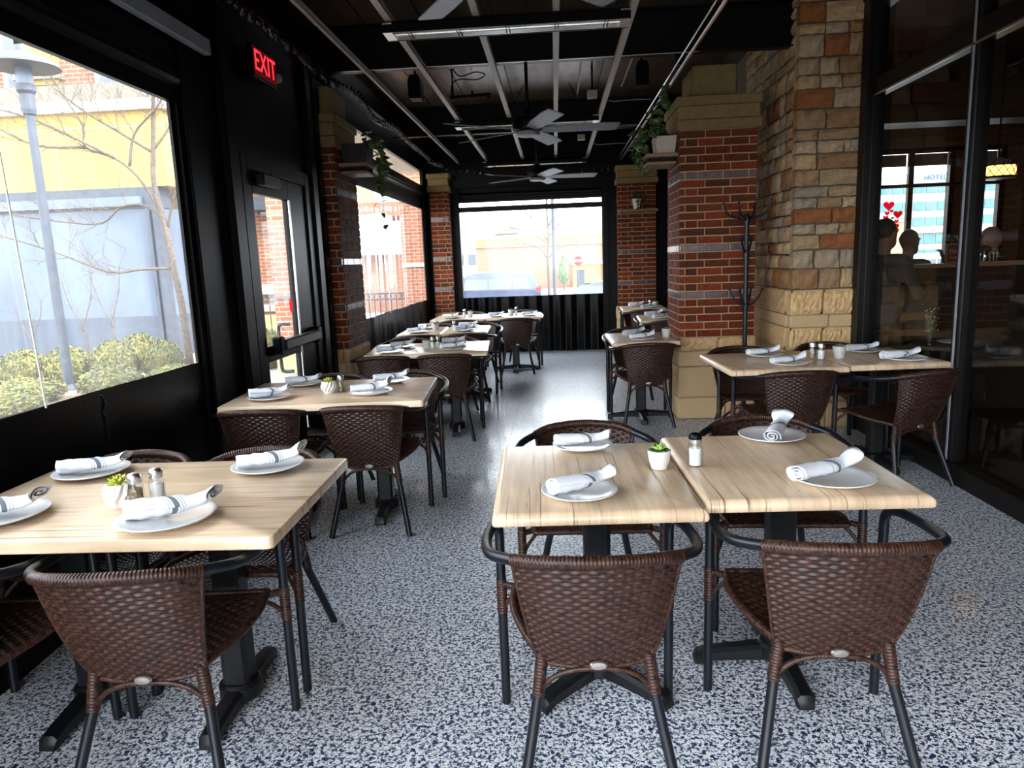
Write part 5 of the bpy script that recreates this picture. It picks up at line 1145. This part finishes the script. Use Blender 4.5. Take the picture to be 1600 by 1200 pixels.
# hotel seen through the restaurant
K = 2.5; KY = 60*K
def kz(z): return 1.47+(z-1.47)*K
TEAL = noisy('teal_window_band', (0.035,0.115,0.14), (0.075,0.19,0.215), 0.3, 0.15); PALEW = noisy('pale_hotel_wall', (0.27,0.30,0.30), (0.32,0.345,0.34), 0.1, 0.8)
t = thing('hotel', 'pale multi-storey hotel with teal window bands seen through the restaurant', 'building', (0,0,0))
b = MB(); b.box(22*K, KY, -1, 46*K, KY+30, kz(6.9)); b.obj('wall', PALEW, t)
for z0, z1 in ((5.56,6.14),(4.2,4.88),(3.0,3.67),(1.6,2.3),(0.6,1.1)):
    for i in range(26):
        x0 = (22.3+i*0.9)*K; b = MB(); b.box(x0, KY-0.15, kz(z0), x0+0.78*K, KY+0.1, kz(z1)); b.obj('window', TEAL, t)
b = MB(); b.box(22*K, KY-0.4, kz(2.42), 46*K, KY, kz(2.85)); b.obj('cream_band', CREAM, t); b = MB(); b.box(28.4*K, KY-0.3, kz(6.3), 33.5*K, KY+20, kz(7.1)); b.obj('parapet', PALEW, t)
o = link('lettering', text_mesh('HOTEL', 1.35, 0.05, mat('blue_letters', (0.02,0.09,0.34), 0.5), 'lettering'), t, (30.06*K, KY-0.45, kz(6.70)), (PI/2,0,0))
t = thing('tan_building', 'tan building beside the hotel, behind the heart stickers', 'building', (0,0,0)); b = MB(); b.box(24*K, KY*0.96, -1, 27.2*K, KY*0.98, kz(3.4)); b.obj('wall', noisy('tan_stucco', (0.38,0.24,0.13), (0.42,0.27,0.15), 0.3, 0.9), t); b = MB(); b.box(23.9*K, KY*0.958, kz(3.3), 27.3*K, KY*0.98, kz(3.5)); b.obj('coping', CREAM, t)

# ============================================================ RESTAURANT INTERIOR
WALNUT = noisy('dark_interior_wood', (0.014,0.0085,0.0055), (0.026,0.016,0.010), 8, 0.45, stretch=(1,1,8)); INWALL = noisy('brown_interior_wall', (0.075,0.036,0.013), (0.092,0.045,0.016), 3, 0.85)
ir = struct('wall_interior', 'dark brown restaurant interior shell'); RX, RY = 9.0, 9.0
for x0, y0, z0, x1, y1, z1 in ((2.56,RY,0,3.25,RY+0.15,3.4),(3.25,RY,0,5.30,RY+0.15,0.95),(3.25,RY,2.58,5.30,RY+0.15,3.4),(4.72,RY,0.95,4.93,RY+0.15,2.58),(5.30,RY,0,RX,RY+0.15,3.4),(RX,YN,0,RX+0.1,RY,3.4),(2.56,YN-0.1,0,RX,YN,3.4)):
    b = MB(); b.box(x0,y0,z0,x1,y1,z1); b.obj('panel', INWALL, ir)
b = MB(); b.box(2.5, YN, -0.05, RX, RY, 0.004); b.obj('wood_floor', WALNUT, ir); b = MB(); b.box(2.56, YN, 3.40, RX, RY, 3.5); b.obj('ceiling_panel', INWALL, ir)
b = MB(); b.box(2.6, 7.9, 2.72, RX, 8.3, 3.4); b.obj('soffit', WALNUT, ir)
b = MB(); b.box(2.62, -10.0, -0.05, 9.1, YN-0.12, 5.0); b.box(2.45, YN-0.1, 3.52, 9.1, 9.15, 5.0); b.obj('sun_block_mass', INWALL, ir)  # unseen solid blocks, added to keep the sun off the near end
w2 = struct('window_2', 'restaurant back window with dark muntins and roller blind')
for x0, z0, x1, z1 in ((3.25,0.95,3.31,2.58),(4.21,0.95,4.27,2.58),(4.68,0.95,4.74,2.58),(4.91,0.95,4.96,2.58),(5.25,0.95,5.32,2.58),(3.25,0.93,5.32,1.0),(3.25,2.54,5.32,2.6),(3.25,2.15,5.32,2.19)):
    b = MB(); b.bbox(x0, RY-0.01, z0, x1, RY+0.05, z1, 0.004); b.obj('muntin', DARKBROWN, w2)
for x0, x1 in ((3.31,4.21),(4.27,4.68),(4.96,5.25)):
    b = MB(); b.add([(x0,RY+0.02,1.0),(x1,RY+0.02,1.0),(x1,RY+0.02,2.54),(x0,RY+0.02,2.54)],[(0,1,2,3)]); b.obj('pane', DOORGLASS, w2, fix=False); b = MB(); b.box(x0, RY+0.07, 2.40, x1, RY+0.08, 2.54); b.obj('roller_blind', GREYSTONE, w2)
PINK = thin_vinyl('pink_vinyl', (0.85,0.02,0.16))
hs = [(4.00,1.95,0.062,PINK),(4.035,1.885,0.022,RED),(3.985,1.86,0.028,PINK),(3.97,1.81,0.03,PINK),(4.05,1.805,0.018,PINK),(4.11,1.845,0.052,RED),(4.10,1.765,0.026,PINK),(4.035,1.735,0.018,RED),(4.085,1.70,0.046,RED),(4.06,1.62,0.036,PINK),(4.00,1.615,0.036,PINK)]
for k, (x, z, s, m) in enumerate(hs):
    b = MB(); pts = [(x+s*0.066*16*math.sin(q)**3, z+s*0.066*(13*math.cos(q)-5*math.cos(2*q)-2*math.cos(3*q)-math.cos(4*q))) for q in [2*PI*j/24 for j in range(24)]]
    b.prism(pts, RY-0.001, RY+0.001, 'y'); tag(b.obj('heart_sticker', m), '%s %s heart sticker on the restaurant back window, %s' % ('large' if s > 0.04 else 'small', 'pink' if m is PINK else 'red', ('topmost','just under the topmost','third from the top','fourth from the top','middle tiny one','beside the muntin, upper','beside the muntin, middle','lower tiny one','lower big one','lowest right','lowest left')[k]), 'sticker', 'heart stickers on the back window')
t = thing('half_wall', 'dark half wall with pale ledge before the seated diners', 'partition', (0,0,0)); b = MB(); b.box(2.62, 6.50, 0, 4.6, 6.58, 1.27); b.obj('panel', WALNUT, t); b = MB(); b.bbox(2.62, 6.46, 1.27, 4.6, 6.64, 1.305, 0.006); b.obj('ledge', SHELFWOOD, t)
SIGNB = noisy('dark_red_board', (0.10,0.030,0.018), (0.14,0.04,0.025), 10, 0.5)
t = thing('menu_board', 'dark red framed board standing by the half wall ledge', 'sign', (3.50,6.53,1.305)); b = MB(); b.bbox(-0.10,-0.01,0.0,0.10,0.01,0.17,0.004); b.obj('frame', SHELFWOOD, t); b = MB(); b.box(-0.088,-0.012,0.012,0.088,-0.009,0.158); b.obj('board', SIGNB, t)
GOLD = mat('tan_painted_letters', (0.42,0.28,0.16), 0.6)
link('lettering', text_mesh('Dinner', 0.048, 0.0008, GOLD, 'lettering'), t, (0.0,-0.0135,0.100), (PI/2,0,0)); link('lettering', text_mesh('Lunch & Bar', 0.026, 0.0008, GOLD, 'lettering'), t, (0.0,-0.0135,0.050), (PI/2,0,0))
BEER = mat('dark_beer', (0.05,0.02,0.008), 0.2)
for lb, gx in (('drinking glass on the half wall ledge nearer the framed board', 3.71), ('drinking glass on the half wall ledge before the bearded person', 3.82)):
    t = thing('drinking_glass', lb, 'glass', (gx,6.55,1.305), 0, 'glasses on the half wall ledge'); t.scale = (0.8,0.8,0.62); b = MB(); b.lathe([(0.028,0),(0.030,0.003),(0.038,0.14),(0.036,0.14),(0.028,0.006),(0,0.006)], 18); b.obj('tumbler', JARGLASS, t, smooth=True); b = MB(); b.lathe([(0,0.007),(0.0275,0.007),(0.034,0.10),(0,0.10)], 16); b.obj('drink', BEER, t, smooth=True)
# pendant
AMBER = mat('lit_amber_shade', (0.8,0.4,0.08), 0.5, emit=(1.0,0.46,0.08), estr=0.9)
t = thing('pendant_lamp', 'amber drum pendant with black lattice hanging inside the restaurant', 'lamp', (4.06,7.0,2.11))
b = MB(); b.lathe([(0.145,-0.05),(0.145,0.045)], 28); b.obj('shade', AMBER, t, smooth='all')
b = MB(); b.lathe([(0.152,-0.066),(0.156,-0.050),(0.150,-0.046),(0.146,-0.052)], 28); b.obj('lower_ring', BLACK, t); b = MB(); b.lathe([(0.150,0.042),(0.156,0.046),(0.156,0.060),(0.146,0.056)], 28)
for k in range(28): b.box(-0.004,-0.004,0.055,0.004,0.004,0.078, Matrix.Rotation(2*PI*k/28,4,'Z') @ Matrix.Translation((0.151,0,0)))
b.obj('upper_ring', BLACK, t)
for k in range(14):
    for s in (-1,1): b = MB(); b.tube([(0.149*math.cos(a), 0.149*math.sin(a), -0.05+0.0475*q) for q, a in [(q, 2*PI*(k+s*q*0.5)/14) for q in (0,0.5,1,1.5,2)]], 0.0035, 5); b.obj('lattice_bar', BLACK, t)
b = MB(); b.lathe([(0.07,0.05),(0.11,0.085),(0.02,0.12),(0,0.12)], 20); b.obj('canopy', SHELFWOOD, t, smooth=True); b = MB(); b.tube([(0,0,0.12),(0,0,1.29)], 0.008, 6); b.obj('stem', BLACK, t)
# interior table, chair, flowers
t = thing('round_table', 'small dark table with a white cloth disc inside the storefront', 'table', (2.86,5.40,0)); b = MB(); b.lathe([(0,0.715),(0.24,0.72),(0.24,0.745),(0,0.745)], 28); b.obj('tabletop', WALNUT, t); b = MB(); b.tube([(0,0,0.02),(0,0,0.715)], 0.03, 10); b.lathe([(0.16,0.0),(0.15,0.03),(0.03,0.06)], 20); b.obj('pedestal', CASTIRON, t)
p = tag(link('dinner_plate', PLATE, None, (2.93,5.42,0.7455)), 'white plate on the small table inside the storefront', 'plate', 'white plates under rolled napkins')
t = thing('flower_vase', 'sprig of white filler flowers in a small glass on the inside table', 'vase', (2.72,5.36,0.7455)); b = MB(); b.lathe([(0.02,0),(0.022,0.09),(0.02,0.09),(0.018,0.004),(0,0.004)], 16); b.obj('vase', JARGLASS, t, smooth=True)
rr = random.Random(3); b = MB(); fl_b = MB()
for k in range(46):
    a = rr.uniform(0,6.28); r = rr.uniform(0,0.055); z = rr.uniform(0.10,0.27); p2 = Vector((r*math.cos(a), r*math.sin(a), z)); b.tube([(0,0,0.02), p2*0.6+Vector((0,0,0.02)), p2], 0.0008, 4, caps=False); fl_b.lathe([(0,-0.004),(0.005,0),(0,0.005)], 6, Matrix.Translation(p2))
o = b.obj('stems', STEM, t); o['kind'] = 'stuff'; o = fl_b.obj('blossoms', CHINA, t); o['kind'] = 'stuff'
OAK = noisy('mid_brown_chair_wood', (0.10,0.045,0.02), (0.15,0.068,0.03), 10, 0.4, stretch=(1,1,6))
t = thing('wooden_chair', 'plain wooden chair inside the storefront behind the flowers', 'chair', (2.86,5.84,0))
for x in (-0.17,0.17):
    b = MB(); b.bbox(x-0.018,0.14,0,x+0.018,0.18,0.93,0.004); b.obj('rear_leg', OAK, t); b = MB(); b.bbox(x-0.018,-0.2,0,x+0.018,-0.16,0.43,0.004); b.obj('front_leg', OAK, t)
b = MB(); b.bbox(-0.2,-0.21,0.43,0.2,0.2,0.46,0.008); b.obj('seat', OAK, t)
for z0, z1 in ((0.87,0.93),(0.74,0.79),(0.62,0.66)): b = MB(); b.bbox(-0.17,0.148,z0,0.17,0.172,z1,0.004); b.obj('back_rail', OAK, t)

# ---- people
def capsule(b, p, q, r0, r1, n=14, sy=1.0):
    p, q = Vector(p), Vector(q); d = (q-p); L = d.length; d.normalize(); Z = d; Xv = (Vector((1,0,0)) if abs(d.x) < 0.9 else Vector((0,1,0))); Xv = (Xv-d*Xv.dot(d)).normalized(); Yv = d.cross(Xv)
    rows = [(-r0*math.cos(a), r0*math.sin(a)) for a in [PI/2*k/5 for k in range(6)]]+[(L+r1*math.sin(a), r1*math.cos(a)) for a in [PI/2*k/5 for k in range(6)]]
    vs = [p+Z*h+(Xv*math.cos(2*PI*k/n)+Yv*sy*math.sin(2*PI*k/n))*max(r,1e-4) for h, r in rows for k in range(n)]; fs = []
    for i in range(len(rows)-1):
        for k in range(n): l = (k+1) % n; fs.append((i*n+k, i*n+l, i*n+n+l, i*n+n+k))
    fs += [tuple(range(n-1,-1,-1)), tuple(range((len(rows)-1)*n, len(rows)*n))]; b.add(vs, fs)
def ellipsoid(b, c, rx, ry, rz, n=16, M=None):
    prof = [(math.sin(PI*k/10), -math.cos(PI*k/10)) for k in range(11)]; b.lathe([(max(r,1e-4), z) for r, z in prof], n, Matrix.Translation(c) @ (M or Matrix()) @ Matrix.Diagonal((rx,ry,rz,1)))
def hand(b, w, d, up, side):
    """palm with four bent fingers and a thumb from the wrist w along d"""
    d = Vector(d).normalized(); up = Vector(up).normalized(); s = d.cross(up)*side; c = Vector(w)
    capsule(b, c, c+d*0.05, 0.024, 0.030, 10, 0.6)
    for k, L in enumerate((0.062,0.072,0.068,0.052)):
        o = c+d*0.07+s*(0.026-0.0175*k); m = o+d*L*0.5+up*0.008; e = m+d*L*0.32-up*L*0.42
        capsule(b, o-d*0.02, m, 0.0092, 0.0085, 8); capsule(b, m, e, 0.0085, 0.0072, 8)
    o = c+d*0.02+s*0.024; m = o+d*0.025+s*0.026-up*0.004; capsule(b, o, m, 0.0115, 0.0100, 8); capsule(b, m, m+d*0.032+s*0.002-up*0.008, 0.0098, 0.0082, 8)
def person(label, loc, deg, shirt, skin, hairm, hair='short', beard=False, arm='table', lean=0.0, turn=0.0):
    """seated on a bar stool, facing local +y"""
    t = thing('person', label, 'person', loc, math.radians(deg)); b = MB(); sz = 0.76
    hip = Vector((0,-0.02,sz+0.09)); chest = Vector((0,0.03+lean*0.5,sz+0.40)); neck = Vector((0,0.03+lean,sz+0.57)); hd = Vector((0,0.06+lean*1.2,sz+0.745))
    capsule(b, hip+Vector((-0.07,0,0)), hip+Vector((0.07,0,0)), 0.135, 0.135, 16, 0.9); capsule(b, hip, chest, 0.140, 0.150, 18); capsule(b, chest+Vector((-0.10,0,0.04)), chest+Vector((0.10,0,0.04)), 0.115, 0.115, 16); capsule(b, chest+Vector((-0.16,0,0.12)), chest+Vector((0.16,0,0.12)), 0.062, 0.062)
    capsule(b, chest+Vector((0,0,0.10)), neck, 0.085, 0.058); capsule(b, neck, neck+Vector((0,0.02,0.09)), 0.056, 0.054)
    T = Matrix.Translation(hd) @ Matrix.Rotation(turn,4,'Z'); hb = MB()
    ellipsoid(b, (0,0,0), 0.076, 0.094, 0.112, 18, T); ellipsoid(b, (0,0,0), 0.058, 0.060, 0.070, 14, T @ Matrix.Translation((0,0.035,-0.065)))
    capsule(b, T @ Vector((0,0.090,0.012)), T @ Vector((0,0.112,-0.022)), 0.009, 0.014, 8); 
    for s in (-1,1): ellipsoid(b, (0,0,0), 0.010, 0.018, 0.030, 10, T @ Matrix.Translation((s*0.080,-0.008,-0.005))); ellipsoid(b, (0,0,0), 0.026, 0.012, 0.010, 10, T @ Matrix.Translation((s*0.032,0.084,0.030)))
    capsule(b, T @ Vector((-0.02,0.091,-0.052)), T @ Vector((0.02,0.091,-0.052)), 0.008, 0.008, 8)
    hands = []
    for s in (-1,1):
        sh = chest+Vector((s*0.20,0,0.115))
        if arm == 'raised' and s == 1: el = sh+Vector((0.06,0.22,-0.14)); wr = el+Vector((-0.06,0.12,0.19))
        else: el = sh+Vector((s*0.06,0.10,-0.27)); wr = el+Vector((-s*0.10,0.22,0.06))
        capsule(b, sh, el, 0.055, 0.042); capsule(b, el, wr, 0.041, 0.028); dd = (wr-el).normalized(); hand(b, wr, dd, Vector((0,0,1)) if not (arm == 'raised' and s == 1) else Vector((0,-1,0.6)), -s); hands.append(wr)
        kn = hip+Vector((s*0.13,0.42,0.0)); an = kn+Vector((0,0.02,-0.43)); capsule(b, hip+Vector((s*0.09,0.04,-0.01)), kn, 0.088, 0.060); capsule(b, kn, an, 0.058, 0.040); capsule(b, an+Vector((0,-0.03,-0.05)), an+Vector((0,0.16,-0.07)), 0.042, 0.036)
    me = b.mesh('body', [shirt, skin, TROUSER, SHOE]); o = link('body', me, t); md = o.modifiers.new('r', 'REMESH'); md.mode = 'VOXEL'; md.voxel_size = 0.0075; md.use_smooth_shade = True
    sm = o.modifiers.new('s', 'SMOOTH'); sm.factor = 0.5; sm.iterations = 3
    dg = bpy.context.evaluated_depsgraph_get(); m2 = bpy.data.meshes.new_from_object(o.evaluated_get(dg)); o.modifiers.clear(); o.data = m2; m2.name = 'body'
    m2.materials.clear()
    for m in (shirt, skin, TROUSER, SHOE): m2.materials.append(m)
    for p in m2.polygons:
        c = p.center; k = 0
        if c.z > neck.z+0.005: k = 1
        elif c.z < hip.z-0.36 : k = 3
        elif c.z < hip.z+0.10 and (c-hip).length > 0.0 and c.y > -0.3 and not any((c-w).length < 0.13 for w in hands) and c.z < hip.z+0.08: k = 2
        if any((c-w).length < 0.012+0.03 or ((c-w).length < 0.16 and (c-w).y > -0.002 and c.z > hip.z+0.02 and abs(c.x-w.x) < 0.07) for w in hands): k = 1
        p.material_index = k; p.use_smooth = True
    if hair != 'bald':
        hb = MB(); ellipsoid(hb, (0,0,0), 0.083, 0.098, 0.100, 18, T @ Matrix.Translation((0,-0.016,0.026)) @ Matrix.Rotation(0.25,4,'X')); 
        hm = hb.mesh('hair', hairm, 'all'); bm = bmesh.new(); bm.from_mesh(hm); Ti = T.inverted()
        for v in bm.verts:
            q = Ti @ v.co; v.co += Vector((1,1,1))*0.004*mnoise.noise(v.co*60)
        for v in bm.verts:
            q = Ti @ v.co; k = min(1, max(0, (q.y-0.035)/0.02))*min(1, max(0, (0.075-q.z)/0.02))
            v.co = T @ Vector((q.x*(1-0.25*k), q.y*(1-0.35*k), q.z))
        bm.to_mesh(hm); bm.free(); link('hair', hm, t)
    if beard:
        hb = MB(); ellipsoid(hb, (0,0,0), 0.063, 0.066, 0.062, 16, T @ Matrix.Translation((0,0.040,-0.088))); hb.obj('beard', hairm, t, smooth='all')
    for s in (-1,1): hb = MB(); ellipsoid(hb, (0,0,0), 0.011, 0.006, 0.006, 10, T @ Matrix.Translation((s*0.032,0.0915,0.014))); hb.obj('eye', SHOE, t, smooth='all')
    st = thing('bar_stool', 'dark bar stool under the '+label[:label.find(' with')] if ' with' in label else 'dark bar stool', 'stool', loc, math.radians(deg))
    sb = MB(); sb.lathe([(0,sz-0.075),(0.17,sz-0.075),(0.18,sz-0.06),(0.17,sz-0.045),(0,sz-0.042)], 20); sb.obj('seat', WALNUT, st, smooth=True)
    for k in range(4): a = PI/4+k*PI/2; sb = MB(); sb.tube([(0.12*math.cos(a),0.12*math.sin(a),sz-0.07),(0.19*math.cos(a),0.19*math.sin(a),0.0)], 0.015, 8); sb.obj('leg', WALNUT, st)
    sb = MB(); sb.tube([(0.17*math.cos(q*PI/8),0.17*math.sin(q*PI/8),0.28) for q in range(16)], 0.009, 6, closed=True); sb.obj('footrest', STEEL, st)
TROUSER = mat('dark_trousers', (0.03,0.035,0.05), 0.85); SHOE = mat('black_leather', (0.012,0.012,0.012), 0.5)
SKIN = mat('skin', (0.30,0.16,0.11), 0.55); DARKSHIRT = mat('black_sweater', (0.016,0.016,0.018), 0.9); GREYSHIRT = mat('grey_blue_shirt', (0.10,0.13,0.15), 0.85)
DARKHAIR = mat('dark_hair', (0.012,0.009,0.007), 0.6); GREYHAIR = mat('grey_hair', (0.16,0.15,0.14), 0.6); BEARD = mat('brown_beard', (0.05,0.028,0.018), 0.7)
person('person in a black sweater with short dark hair, cut off by the storefront jamb', (2.68,6.14,0.07), -62, DARKSHIRT, SKIN, DARKHAIR)
person('person in a grey-blue shirt with short grey hair, seated beyond the half wall', (3.48,7.42,0.0), -62, GREYSHIRT, SKIN, GREYHAIR)
person('person in black with a bald head and brown beard, hand raised, facing the others', (4.10,6.98,0.0), 82, DARKSHIRT, SKIN, BEARD, 'bald', True, 'raised')
